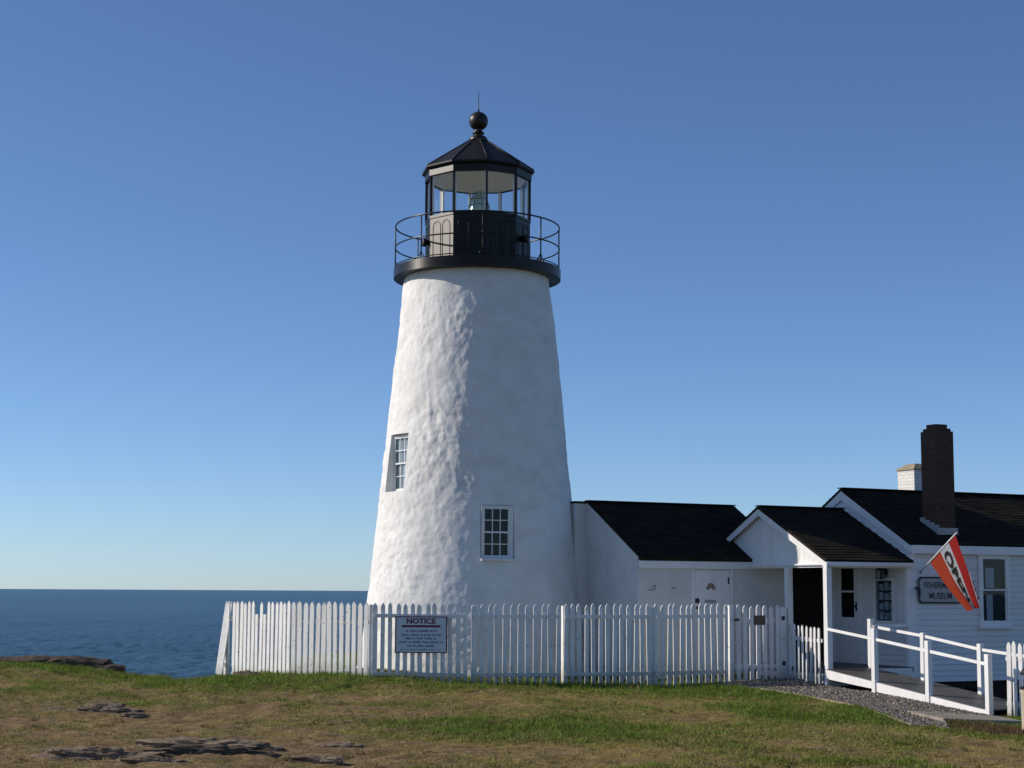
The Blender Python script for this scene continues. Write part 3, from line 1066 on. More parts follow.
def shingle_roof(mb, x0, x1, y0, z0, y1, z1, course=.125, th=.05):
    """courses of shingles from the eave (y0,z0) to the ridge (y1,z1) over a thin slab"""
    d = Vector((0, y1 - y0, z1 - z0))
    ln = d.length
    d.normalize()
    n = Vector((1, 0, 0)).cross(d)
    if n.z < 0:
        n = -n
    b0 = Vector((0, y0, z0))

    def P(x, s, h):
        q = b0 + d * s + n * h
        return (x, q.y, q.z)
    mb.add([P(x0, 0, -th), P(x1, 0, -th), P(x1, ln, -th), P(x0, ln, -th), P(x0, 0, 0), P(x1, 0, 0), P(x1, ln, 0), P(x0, ln, 0)],
           [(0, 3, 2, 1), (0, 1, 5, 4), (1, 2, 6, 5), (2, 3, 7, 6), (3, 0, 4, 7)])
    k = int(ln / course)
    rr = random.Random(int(x0 * 100) + 5)
    for i in range(k + 1):
        s0, s1 = i * course, min((i + 1) * course, ln)
        if s1 - s0 < .01:
            continue
        # each course in random runs so that the butt line is never ruler straight
        x = x0
        while x < x1 - 1e-3:
            xe = min(x1, x + rr.uniform(.25, .5))
            hb = .011 + rr.uniform(-.003, .004)
            sb = s0 - (.0 if i == 0 else rr.uniform(0, .008))
            mb.add([P(x, sb, hb), P(xe, sb, hb), P(xe, s1, .002), P(x, s1, .002), P(x, sb, 0), P(xe, sb, 0)], [(0, 1, 2, 3), (0, 4, 5, 1), (0, 3, 4), (1, 5, 2)])
            x = xe


def front_xf(x0, y0):
    return lambda a, o, z: (x0 + a, y0 - o, z)


def gable_xf(x0):
    return lambda a, o, z: (x0 - o, a, z)


# ---- museum
mu = thing('museum_building', 'white clapboard museum house with dark shingle roof, brick chimney and entrance porch', 'house', (2.2, 0, 0), F_BLD)
XM0, XM1 = 2.2, 12.5
RY, RZ, EZ, EY0, EY1 = 2.17, 4.10, 2.86, -.12, 4.46
sl_m = (RZ - EZ) / (RY - EY0)
mb = MB()
mb.prism([(XM0, .0, -.5 + .55), (XM0, 4.34, .05), (XM0, 4.34, EZ - .05), (XM0, RY, RZ - .12), (XM0, .0, EZ - .02)], (XM1 - XM0, 0, 0))
wall = part('wall', mb, M['clap'], mu)
WIN = (3.975, 4.815, 1.17, 2.69)
DOOR = (1.60, 2.62, .36, 2.56)
DISP = (.43, 1.06, 1.23, 2.16)
mb = MB(front_xf(0, 0))
boards(mb, lambda z: (XM0 + .11, XM1), .05, EZ - .2, .115, [WIN])
mb.xf = gable_xf(XM0)
boards(mb, lambda z: (.11 if z < EZ - .2 else max(.0, (z - EZ + .1) / sl_m), min(4.34, 4.34 - max(0, (z - EZ + .1) / sl_m))), .36, RZ - .2, .115, [DOOR])
part('siding', mb, M['clap'], mu)
mb = MB()
mb.box(XM0 - .022, XM0 + .11, -.022, 0, .05, EZ - .2)
mb.box(XM0 - .022, XM0, 0, .11, .05, EZ - .2)
part('corner_board', mb, M['trim'], mu, .003)
mb = MB()
mb.box(XM0 + .05, XM1, .04, 4.3, -.7, .046)
part('foundation', mb, M['found'], mu)
mb = MB()
shingle_roof(mb, XM0 - .06, XM1, EY0, EZ, RY, RZ)
shingle_roof(mb, XM0 - .06, XM1, EY1, EZ, RY, RZ)
mb.bar((XM0 - .065, RY, RZ + .012), (XM1, RY, RZ + .012), .22, .02)
rf = part('roof', mb, M['shingle'], mu)
mb = MB()
mb.box(XM0 - .03, XM1, EY0 - .022, EY0 + .012, EZ - .20, EZ - .028)
mb.box(XM0 - .03, XM1, EY0 + .013, -.018, EZ - .20, EZ - .175)
part('eave_fascia', mb, M['trim'], mu, .003)
mb = MB()
for (ye, sg) in ((EY0, 1), (EY1, -1)):
    p = [(XM0 - .056, ye - sg * .02, EZ - .045), (XM0 - .056, RY, RZ - .045), (XM0 - .056, RY, RZ - .245), (XM0 - .056, ye - sg * .02, EZ - .225)]
    mb.prism(p, (.028, 0, 0))
    p = [(XM0 - .026, ye, EZ - .06), (XM0 - .026, RY, RZ - .06), (XM0 - .026, RY, RZ - .085), (XM0 - .026, ye, EZ - .085)]
    mb.prism(p, (.026 - .022, 0, 0))
part('rake_board', mb, M['trim'], mu, .003)


def box_chimney(name, mats, x0, x1, y0, y1, zb, zt, steps, parent, label):
    mb = MB()
    mb.box(x0, x1, y0, y1, zb, zt)
    for (ins, za, zz) in steps:
        mb.box(x0 + ins, x1 - ins, y0 + ins, y1 - ins, za, zz)
    return part(name, mb, mats, parent, .004, label=label)


ch = box_chimney('chimney', M['brick'], 3.21, 3.69, .30, .78, 2.7, 5.27, [(.035, 5.27, 5.33), (.085, 5.33, 5.42)], rf, 'dark brown brick chimney with stepped top')
mb = MB()


def roof_z(y):
    return EZ + sl_m * (y - EY0)


for i, y in enumerate((.26, .40, .54, .68)):
    mb.box(3.188 - .004 * i, 3.207, y, y + .14, roof_z(y) - .05, roof_z(y + .14) + .14 - .02 * i)
mb.box(3.17, 3.73, .265, .296, roof_z(.20) - .04, roof_z(.30) + .13)
part('flashing', mb, M['flash'], rf)
ch2 = box_chimney('chimney', M['brick_white'], 5.86, 6.52, 4.15, 4.75, 2.4, 4.77, [], rf, 'white painted chimney behind the ridge with a tan cap')
mb = MB()
vs = [(5.83, 4.12, 4.772), (6.55, 4.12, 4.772), (6.55, 4.78, 4.772), (5.83, 4.78, 4.772), (5.83, 4.12, 4.80), (6.55, 4.12, 4.80), (6.55, 4.78, 4.80), (5.83, 4.78, 4.80),
      (6.02, 4.3, 4.93), (6.36, 4.3, 4.93), (6.36, 4.6, 4.93), (6.02, 4.6, 4.93)]
mb.add(vs, [(0, 3, 2, 1), (0, 1, 5, 4), (1, 2, 6, 5), (2, 3, 7, 6), (3, 0, 4, 7), (4, 5, 9, 8), (5, 6, 10, 9), (6, 7, 11, 10), (7, 4, 8, 11), (8, 9, 10, 11)])
part('chimney_cap', mb, M['timber'], rf)

# front window (tall double-hung, one pane each sash) with a pale blind behind the glass
wx = front_xf((WIN[0] + WIN[1]) / 2, 0.0)
cw = WIN[1] - WIN[0]
z0w = WIN[2]
fr = sash_window(mu, lambda a, o, z: wx(a, o, z + z0w), cw, WIN[3] - WIN[2], 1, 1, .085, True, True)
k = MB(lambda a, o, z: wx(a, o, z + z0w))
k.box(-.20, .03, .008, .011, .80, 1.22)
k.box(-.19, -.02, .008, .011, .12, .66)
part('blind', k, M['curtain'], fr)
mb = MB(front_xf(0, 0))
mb.box(WIN[0] - .05, WIN[1] + .05, 0, .05, WIN[3], WIN[3] + .03)
part('drip_cap', mb, M['trim'], fr)

# entrance door in the gable wall, under the porch
gx_ = gable_xf(XM0)
mb = MB(gx_)
mb.box(DOOR[0], DOOR[0] + .09, 0, .035, .36, DOOR[3])
mb.box(DOOR[1] - .09, DOOR[1], 0, .035, .36, DOOR[3])
mb.box(DOOR[0] + .09, DOOR[1] - .09, 0, .035, DOOR[3] - .09, DOOR[3])
part('door_frame', mb, M['trim'], mu, .003)
D0, D1 = DOOR[0] + .09, DOOR[1] - .09
GW = (1.83, 2.27, 1.33, 2.37)
mb = MB(gx_)
mb.box(D0, GW[0], 0, .02, .365, DOOR[3] - .09)
mb.box(GW[1], D1, 0, .02, .365, DOOR[3] - .09)
mb.box(GW[0], GW[1], 0, .02, .365, GW[2])
mb.box(GW[0], GW[1], 0, .02, GW[3], DOOR[3] - .09)
mb.box(GW[0], GW[1], .002, .022, 1.86, 1.90)
mb.box(GW[0] + .05, GW[1] - .05, .021, .028, .55, 1.2)
door = part('door', mb, M['trim'], mu)
mb = MB(gx_)
mb.box(GW[0], GW[1], .010, .014, GW[2], GW[3])
part('pane', mb, M['window_glass'], door)
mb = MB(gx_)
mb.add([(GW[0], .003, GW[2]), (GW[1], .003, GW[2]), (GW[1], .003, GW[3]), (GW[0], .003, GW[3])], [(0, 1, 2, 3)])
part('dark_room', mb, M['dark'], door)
mb = MB(gx_)
mb.tube([(1.755, .02, 1.56), (1.755, .065, 1.56)], .02, 10)
mb.box(1.73, 1.78, .02, .03, 1.46, 1.66)
part('handle', mb, M['plastic_black'], door)

# porch
PX0 = -.03
mb = MB()
PRY, PRZ = 2.2, 3.66
PEZ = 2.50
sl_p = (PRZ - PEZ) / (PRY + .12)
shingle_roof(mb, PX0, XM0 - .003, -.12, PEZ, PRY, PRZ)
shingle_roof(mb, PX0, XM0 - .003, 3.42, PRZ - sl_p * 1.22, PRY, PRZ)
mb.bar((PX0, PRY, PRZ + .012), (XM0 - .003, PRY, PRZ + .012), .2, .02)
part('porch_roof', mb, M['shingle'], mu)
mb = MB()
for (ye, sg) in ((-.12, 1), (3.42, -1)):
    ze = PRZ - sl_p * abs(ye - PRY)
    mb.prism([(PX0 + .004, ye - sg * .01, ze - .05), (PX0 + .004, PRY, PRZ - .05), (PX0 + .004, PRY, PRZ - .20), (PX0 + .004, ye - sg * .01, ze - .19)], (.028, 0, 0))
part('porch_rake_board', mb, M['trim'], mu, .003)
mb = MB()
mb.prism([(.10, .0, 2.36), (.10, 3.2, 2.36), (.10, 3.3, PRZ - sl_p * 1.1 - .06), (.10, PRY, PRZ - .07), (.10, 0, PEZ - .0)], (.03, 0, 0))
mb.prism([(.088, -.02, 2.355), (.088, 2.5, 2.355), (.088, 2.5, 2.46), (.088, -.02, 2.46)], (.011, 0, 0))
for i in range(1, 21):       # vertical board joints as slim battens
    y = .155 * i
    zt = min(PEZ - .04 + sl_p * y, PRZ - .12 - sl_p * abs(y - PRY) if y > PRY else 9)
    if zt > 2.5:
        mb.box(.096, .0995, y - .006, y + .006, 2.46, zt)
part('porch_gable', mb, M['wood_white'], mu)
mb = MB()
mb.box(.131, XM0 - .024, -.028, .05, 2.355, 2.475)
mb.box(-.0, XM0 - .024, -.142, -.112, 2.385, 2.465)
mb.box(-.0, XM0 - .024, -.11, -.03, 2.385, 2.405)
part('porch_beam', mb, M['trim'], mu, .003)
mb = MB()
mb.box(.035, XM0 - .002, .052, 3.1, 2.40, 2.43)
part('porch_ceiling', mb, M['wood_white'], mu)
for (x, y, zb) in ((0.085, 0.0, -.1), (0.05, 1.25, 0.0)):
    mb = MB()
    mb.box(x - .062, x + .062, y - .062, y + .062, zb, 2.352)
    part('porch_post', mb, M['wood_white'], mu, .006)
mb = MB()
mb.box(XM0 - .12, XM0 - .024, -.03, .07, .36, 2.352)
part('pilaster', mb, M['trim'], mu, .004)
mb = MB()
mb.box(0.06, XM0 - .003, -.04, 3.0, .26, .355)
pf = part('porch_floor', mb, M['deck'], mu)
mb = MB()
mb.box(.08, XM0 - .05, -.06, -.042, -.2, .34)
mb.box(.062, .08, 0.08, 2.4, -.2, .25)
part('porch_skirt', mb, M['wood_white'], mu)
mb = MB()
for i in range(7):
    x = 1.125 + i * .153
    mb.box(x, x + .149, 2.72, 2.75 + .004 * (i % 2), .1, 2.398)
part('passage_shade_boards', mb, M['passage_shade'], mu, label='added dark brown boarding standing in for the shade of the open passage')  # added boards: the breezeway's shade is put into their dark colour

# ---- low building between tower and porch
lo = thing('passage_building', 'low white building with black shingle roof joining the lighthouse to the porch', 'outbuilding', (-2.75, 2.52, 0), F_BLD)
CX0, CX1, CY0, CRY, CRZ, CEZ = -2.69, 1.12, 2.64, 4.84, 3.805, 2.56
sl_c = (CRZ - CEZ) / (CRY - CY0)
mb = MB()
mb.prism([(CX0 - .012, CY0 + .03, -.2), (CX0 - .012, 6.9, -.2), (CX0 - .012, 6.9, CEZ - .02), (CX0 - .012, CRY, CRZ - .025), (CX0 - .012, CY0 + .03, CEZ + .005)], (CX1 - CX0, 0, 0))
mb.box(-2.98, CX0 - .013, CRY + .02, 6.4, -.2, CRZ - .05)
part('wall', mb, M['stucco'], lo)
mb = MB()
shingle_roof(mb, CX0, CX1 + .05, CY0 - .045, CEZ - .02, CRY, CRZ)
shingle_roof(mb, CX0, CX1 + .05, 7.0, CEZ - .05, CRY, CRZ)
mb.box(-2.99, CX0 - .001, CRY - .03, 6.45, CRZ - .048, CRZ - .004)
mb.bar((CX0, CRY, CRZ + .012), (CX1 + .05, CRY, CRZ + .012), .2, .02)
part('roof', mb, M['shingle'], lo)
mb = MB()
mb.box(CX0 + .002, CX1, CY0 - .03, CY0 + .027, 2.335, CEZ - .075)
part('eave_board', mb, M['trim'], lo, .003)
cxf = front_xf(0, CY0 + .03)
mb = MB(cxf)
mb.box(-1.42, -1.345, 0, .03, .1, 2.33)
mb.box(-.445, -.37, 0, .03, .1, 2.33)
part('door_frame', mb, M['trim'], lo, .003)
mb = MB(cxf)
mb.box(-1.335, -.452, 0, .018, .12, 2.30)
dr_ = part('door', mb, M['wood_white'], lo, .003)
mb = MB(cxf)
for i in range(5):               # fan of small panes
    g0 = math.pi * (i + .08) / 5
    g1 = math.pi * (i + .92) / 5
    c0, r0, r1 = (-.93, 1.90), .035, .12
    p = [(c0[0] + r0 * math.cos(g0), .0185, c0[1] + r0 * 1.2 * math.sin(g0)), (c0[0] + r1 * math.cos(g0), .0185, c0[1] + r1 * 1.2 * math.sin(g0)),
         (c0[0] + r1 * math.cos(g1), .0185, c0[1] + r1 * 1.2 * math.sin(g1)), (c0[0] + r0 * math.cos(g1), .0185, c0[1] + r0 * 1.2 * math.sin(g1))]
    mb.prism(p, (0, .006, 0))
part('fanlight', mb, M['tan'], dr_)
mb = MB(cxf)
mb.box(-1.08, -.80, .0185, .026, 1.62, 1.69)
part('name_plate', mb, M['grey_plate'], dr_)
mb = MB(cxf)
mb.box(-1.32, -1.23, .0185, .035, 1.62, 1.72)
part('lock_plate', mb, M['plastic_black'], dr_)
mb = MB(cxf)
mb.tube([(-1.27, .02, 1.52), (-1.27, .07, 1.52)], .03, 10)
part('handle', mb, M['plastic_black'], dr_)
mb = MB(cxf)
mb.box(-.50, -.47, .0185, .03, 2.02, 2.16)
part('hinge', mb, M['plastic_black'], dr_)
mb = MB(cxf)
mb.tube([(-2.32, .0, 1.98), (-2.32, .05, 1.98), (-2.32, .05, 1.90), (-2.48, .05, 1.88)], .012, 6)
part('hook', mb, M['grey_plate'], lo)
mb = MB(cxf)
mb.tube([(-1.82, .0, 1.93), (-1.82, .05, 1.93), (-1.90, .05, 1.93)], .014, 6)
part('hook', mb, M['grey_plate'], lo)

# ---- things on the museum walls
sg = thing('museum_sign', 'pale sign board reading FISHERMEN\'S MUSEUM with dark border', 'sign', (2.96, -.02, 1.64), F_BLD)
sxf = front_xf(2.93, -.030)
SW, SH, SC = .585, .275, 1.915


def rounded(w, h, c, z):
    return [(-w, z - h + c), (-w + c, z - h), (w - c, z - h), (w, z - h + c), (w, z + h - c), (w - c, z + h), (-w + c, z + h), (-w, z + h - c)]


mb = MB(sxf)
mb.prism([(a, 0, z) for a, z in rounded(SW, SH, .06, SC)], (0, .028, 0))
bd = part('board', mb, M['white_sign'], sg)
mb = MB(sxf)
outer = rounded(SW, SH, .06, SC)
inner = rounded(SW - .035, SH - .035, .05, SC)
for i in range(8):
    j = (i + 1) % 8
    mb.prism([(outer[i][0], .0285, outer[i][1]), (outer[j][0], .0285, outer[j][1]), (inner[j][0], .0285, inner[j][1]), (inner[i][0], .0285, inner[i][1])], (0, .010, 0))
part('border', mb, M['ink_dark'], sg)
for (tx, zc, hh, ww) in (("FISHERMEN'S", SC + .105, .135, .86), ('MUSEUM', SC - .115, .135, .60)):
    vs, fs = letters(tx, hh, ww, .02)
    mb = MB(sxf)
    mb.add([(a, .0305, zc + z) for a, z in vs], fs)
    part('lettering', mb, M['ink_dark'], sg)
mb = MB(sxf)
mb.tube([(-SW - .02, .0, SC + .04), (-SW - .05, .12, SC + .02), (-SW - .09, .16, SC - .12)], .03, 6)
part('bracket', mb, M['plastic_black'], sg)

# display case
dc = thing('display_case', 'framed notice case with rows of pale papers on the porch wall', 'notice case', (XM0 - .02, .745, 1.23), F_BLD)
mb = MB(gable_xf(XM0 - .018))
mb.box(DISP[0], DISP[0] + .05, 0, .09, DISP[2], DISP[3])
mb.box(DISP[1] - .05, DISP[1], 0, .09, DISP[2], DISP[3])
mb.box(DISP[0] + .05, DISP[1] - .05, 0, .09, DISP[3] - .05, DISP[3])
mb.box(DISP[0] + .05, DISP[1] - .05, 0, .09, DISP[2], DISP[2] + .05)
part('frame', mb, M['trim'], dc, .003)
mb = MB(gable_xf(XM0 - .018))
mb.box(DISP[0] + .05, DISP[1] - .05, 0, .01, DISP[2] + .05, DISP[3] - .05)
part('back_board', mb, M['ink_dark'], dc)
mb = MB(gable_xf(XM0 - .018))
for r_ in range(4):
    for c_ in range(3):
        a0 = DISP[0] + .075 + c_ * .165
        z0 = DISP[2] + .075 + r_ * .20
        mb.box(a0, a0 + .135, .011, .016, z0, z0 + .165 - .03 * ((r_ * 3 + c_) % 2))
part('papers', mb, M['paper'], dc)
mb = MB(gable_xf(XM0 - .018))
mb.box(DISP[0] + .05, DISP[1] - .05, .07, .074, DISP[2] + .05, DISP[3] - .05)
part('pane', mb, M['window_glass'], dc)

# wall lantern
wl_ = thing('wall_lantern', 'small black wall lantern above the notice case in the porch', 'lamp', (XM0 - .02, .745, 2.2), F_BLD)
lx = gable_xf(XM0 - .018)
mb = MB(lx)
mb.box(.70, .80, 0, .02, 2.22, 2.36)
mb.tube([(.75, .02, 2.33), (.75, .09, 2.37), (.75, .13, 2.35)], .010, 6)
part('bracket', mb, M['plastic_black'], wl_)
mb = MB(lx)
mb.add([(.655, .03, 2.32), (.845, .03, 2.32), (.845, .23, 2.32), (.655, .23, 2.32), (.71, .09, 2.385), (.79, .09, 2.385), (.79, .17, 2.385), (.71, .17, 2.385)],
       [(0, 3, 2, 1), (4, 5, 6, 7), (0, 1, 5, 4), (1, 2, 6, 5), (2, 3, 7, 6), (3, 0, 4, 7)])
for (a, o_) in ((.68, .055), (.82, .055), (.68, .205), (.82, .205)):
    mb.box(a - .008, a + .008, o_ - .008, o_ + .008, 2.15, 2.32)
mb.box(.67, .83, .045, .215, 2.135, 2.15)
part('cage', mb, M['plastic_black'], wl_)
mb = MB(lx)
mb.box(.69, .81, .065, .195, 2.152, 2.315)
part('lamp_shade', mb, M['window_glass'], wl_)

# ---- ramp
ramp_t = thing('wooden_ramp', 'sloping grey wooden entrance ramp with white handrails down to the gravel', 'ramp', (0, -2.3, -.15), F_BLD)


def rz(t):                       # deck height at distance t in front of the porch
    return .355 - .112 * (t - .04)


mb = MB()
nb_ = 31
for i in range(nb_):
    t0 = .045 + i * .151
    t1 = t0 + .146
    if t1 > 4.72:
        break
    mb.add([(.0, -t0, rz(t0) - .03), (1.2, -t0, rz(t0) - .03), (1.2, -t1, rz(t1) - .03), (.0, -t1, rz(t1) - .03), (.0, -t0, rz(t0)), (1.2, -t0, rz(t0)), (1.2, -t1, rz(t1)), (.0, -t1, rz(t1))],
           [(0, 1, 2, 3), (4, 7, 6, 5), (0, 4, 5, 1), (1, 5, 6, 2), (2, 6, 7, 3), (3, 7, 4, 0)])
part('deck', mb, M['deck'], ramp_t)
for x in (-.045, 1.203):
    mb = MB()
    for (t0, t1) in ((.09, 1.48), (1.63, 3.0), (3.15, 4.60)):
        mb.prism([(x, -t0, rz(t0) - .015), (x, -t1, rz(t1) - .015), (x, -t1, max(rz(t1) - .17, rz(t1) - .15)), (x, -t0, rz(t0) - .19)], (.04, 0, 0))
    part('skirt', mb, M['wood_white'], ramp_t, .003)
NEAR = [(1.555, 1.18), (3.08, .99), (4.64, .80)]
FAR = [(-.02, 1.33), (1.57, 1.09), (3.15, .925)]
for x, lst in ((-.015, NEAR), (1.165, FAR)):
    for (t, zt) in lst:
        mb = MB()
        w_ = .05
        yy = -t
        zb = min(rz(max(t, .04)) - .35, -.1)
        mb.prism([(x - w_, yy - w_, zb), (x + w_, yy - w_, zb), (x + w_, yy + w_, zb), (x - w_, yy + w_, zb)], (0, 0, zt - zb))
        part('post', mb, M['wood_white'], ramp_t, .006)


def rail_line(x, pts, name='handrail'):
    mb = MB()
    for (a, b2) in zip(pts[:-1], pts[1:]):
        mb.bar((x, -a[0], a[1]), (x, -b2[0], b2[1]), .04, .055)
    part(name, mb, M['wood_white'], ramp_t, .004)


rail_line(-.015, [(.07, 1.14), (1.495, .985)])
rail_line(-.015, [(1.615, .97), (3.02, .81)])
rail_line(-.015, [(3.14, .795), (4.58, .63)])
rail_line(1.165, [(.04, 1.18), (1.51, 1.035)])
rail_line(1.165, [(1.63, 1.02), (3.09, .83)])
rail_line(1.165, [(3.21, .815), (4.52, .72)])
mb = MB()
mb.bar((1.225, .0, 1.20), (XM0 - .125, -.0, 1.20), .05, .07)
part('handrail', mb, M['wood_white'], ramp_t)
mb = MB()
mb.tube([(1.165 - .035, -.10, 1.16), (1.165 - .035, -.20, 1.15)], .05, 8)
part('rail_joint', mb, M['grey_plate'], ramp_t)

# ---- concrete slab and path edging
mb = MB()
sp = [(6.60, 29.05), (6.93, 27.95), (8.55, 29.0), (8.35, 29.9)]
zz = [gz(*p) for p in sp]
mb.add([(sp[i][0], sp[i][1], zz[i] - .15) for i in range(4)] + [(sp[i][0], sp[i][1], zz[i] + .055) for i in range(4)],
       [(0, 3, 2, 1), (4, 5, 6, 7), (0, 1, 5, 4), (1, 2, 6, 5), (2, 3, 7, 6), (3, 0, 4, 7)])
sb = single('path', mb, M['concrete'], None, None, (7.5, 28.9, 0), F_ID, kind='structure', bevel=.01)
mb = MB()
ep = [(4.75, 33.05), (5.30, 32.15), (5.83, 30.2), (6.09, 28.6), (6.19, 26.95)]
for a, b2 in zip(ep[:-1], ep[1:]):
    mb.bar((*a, gz(*a) - .02), (*b2, gz(*b2) - .02), .035, .10)
single('path_edging', mb, M['timber'], 'thin pale timber edging between the lawn and the gravel', 'edging', (5.8, 30, gz(5.8, 30)), bevel=.004)


# ------------------------------------------------------------------ fences
def picket_mb(c, d, n, w, zb, zt, th, tip, lean=0.0):
    """one pointed board: c foot point, d along the fence, n towards the viewer's side"""
    h = w / 2
    prof = [(-h, zb), (h, zb), (h, zt - tip), (h * .55, zt - tip * .35), (0, zt), (-h * .55, zt - tip * .35), (-h, zt - tip)]
    poly = []
    for a, z in prof:
        lx_ = lean * (z - zb)
        poly.append((c.x + d.x * (a + lx_), c.y + d.y * (a + lx_), z))
    return MB().prism(poly, (n.x * th, n.y * th, 0))


def fence_run(name, label, segs, pitch, width, group=None, rail_front=True, post_front=False, zbot=None, missing=(), short=(), rails=(.26, 1.36), posts=True, first_post=True, ztip=.07, post_w=.10, bare_posts=(), jitter=.018):
    """segs: list of (P0, P1, zt0, zt1); pickets, rails and posts are parts of one thing"""
    P0 = segs[0][0]
    t = thing(name, label, 'fence', (P0[0], P0[1], gz(*P0)), group=group)
    cnt = 0
    rr = random.Random(len(label))
    for si, (A, B, za, zb_) in enumerate(segs):
        A, B = Vector(A), Vector(B)
        d = (B - A)
        ln = d.length
        d = d.normalized()
        n = Vector((d.y, -d.x))           # towards the camera when the run goes left to right
        d3, n3 = Vector((d.x, d.y, 0)), Vector((n.x, n.y, 0))
        k = max(1, int(round(ln / pitch)))
        for i in range(k):
            s = (i + .5) * ln / k
            p = A + d * s
            f = s / ln
            zt = za + (zb_ - za) * f + rr.uniform(-jitter, jitter)
            base = gz(p.x, p.y) - .04 if zbot is None else zbot[si][0] + (zbot[si][1] - zbot[si][0]) * f
            cnt += 1
            if cnt in missing:
                continue
            tip = ztip
            if cnt in short:
                zt -= .26
                tip = .004
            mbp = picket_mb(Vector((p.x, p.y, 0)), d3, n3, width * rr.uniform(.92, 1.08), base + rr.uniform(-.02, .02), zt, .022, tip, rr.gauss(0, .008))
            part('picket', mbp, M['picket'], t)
        go = .024 if rail_front else -.042
        for h in rails:
            mbr = MB()
            a3 = Vector((A.x, A.y, 0)) + n3 * (go + .02)
            b3 = Vector((B.x, B.y, 0)) + n3 * (go + .02)
            a3.z = za - 1.60 + h
            b3.z = zb_ - 1.60 + h
            if rail_front:
                a3 += d3 * .06
                b3 -= d3 * .06
            mbr.bar(a3, b3, .034, .070)
            part('rail', mbr, M['picket'], t)
        if posts:
            ends = ([A] if (si == 0 and first_post) else []) + [B]
            for q in ends:
                fz = za if q is A else zb_
                po = (.024 if post_front else (-.004 if rail_front else -.045))
                c = Vector((q.x, q.y, 0)) + n3 * (po + (.05 if post_front else -.07)) + d3 * (.0 if post_front or not rail_front or q is A or si in bare_posts else .080)
                zb2 = gz(q.x, q.y) - .2
                mbq = MB()
                h = post_w / 2
                lp = [c + d3 * a + n3 * b3_ for a, b3_ in ((-h, -.07), (h, -.07), (h, .07), (-h, .07))]
                mbq.prism([(v.x, v.y, zb2) for v in lp], (0, 0, fz - .03 - zb2))
                part('post', mbq, M['picket'], t, .008)
    return t


def dirp(p, ang, ln):
    return (p[0] + ln * math.cos(R(ang)), p[1] + ln * math.sin(R(ang)))


C0 = (-2.66, 33.2)
C1 = dirp(C0, -3, 1.88)
C2 = dirp(C1, 14, 1.82)
C3 = dirp(C2, 20, 1.92)
C4 = dirp(C3, 24, 1.74)
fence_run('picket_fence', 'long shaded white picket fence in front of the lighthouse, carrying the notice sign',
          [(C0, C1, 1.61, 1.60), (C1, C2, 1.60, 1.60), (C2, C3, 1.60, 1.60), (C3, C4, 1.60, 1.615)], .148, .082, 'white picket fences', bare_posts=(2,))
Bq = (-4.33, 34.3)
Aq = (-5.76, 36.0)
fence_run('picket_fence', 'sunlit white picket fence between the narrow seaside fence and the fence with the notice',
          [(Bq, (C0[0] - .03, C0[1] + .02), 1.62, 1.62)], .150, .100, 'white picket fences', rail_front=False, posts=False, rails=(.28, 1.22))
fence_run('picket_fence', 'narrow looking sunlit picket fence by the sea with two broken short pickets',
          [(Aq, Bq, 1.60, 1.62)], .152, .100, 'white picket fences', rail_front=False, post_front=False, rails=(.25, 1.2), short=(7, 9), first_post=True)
# the leaning return at the cliff edge
rt = thing('leaning_fence', 'outward leaning white fence return at the cliff edge, leftmost end of the fences', 'fence', (Aq[0], Aq[1], gz(*Aq)), group='white picket fences')
e0 = Vector((Aq[0], Aq[1], 0))
e1 = Vector((-6.25, 38.0, 0))
dd = (e1 - e0).normalized()
nn = Vector((-dd.y, dd.x, 0))
for i in range(11):
    c = e0 + dd * (.08 + i * .155)
    mb = MB()
    h = .045
    vs = []
    for (z, off, hh) in ((.06, .19, h), (1.52, .01, h), (1.60, .0, .004)):
        for a, o_ in ((-hh, 0), (hh, 0), (hh, .022), (-hh, .022)):
            q = c + dd * a + nn * (off + o_)
            vs.append((q.x, q.y, z))
    mb.add(vs, [(0, 3, 2, 1), (0, 1, 5, 4), (1, 2, 6, 5), (2, 3, 7, 6), (3, 0, 4, 7), (4, 5, 9, 8), (5, 6, 10, 9), (6, 7, 11, 10), (7, 4, 8, 11), (8, 9, 10, 11)])
    part('picket', mb, M['picket'], rt)
for (z, off) in ((.3, .13), (1.25, .02)):
    a3 = e0 + nn * off
    b3 = e1 + nn * off
    mb = MB().bar((a3.x, a3.y, z), (b3.x, b3.y, z), .035, .085)
    part('rail', mb, M['picket'], rt)
da_ = Vector((Bq[0] - Aq[0], Bq[1] - Aq[1], 0)).normalized()
na_ = Vector((da_.y, -da_.x, 0))
q0 = Vector((Aq[0], Aq[1], 0)) + na_ * .03
mb = MB()
mb.prism([tuple(q0 - da_ * .30 + Vector((0, 0, .0))), tuple(q0 - da_ * .06), tuple(q0 - da_ * .06 + Vector((0, 0, 1.60))), tuple(q0 - da_ * .085 + Vector((0, 0, 1.60)))], tuple(na_ * .03))
part('brace', mb, M['picket'], rt)
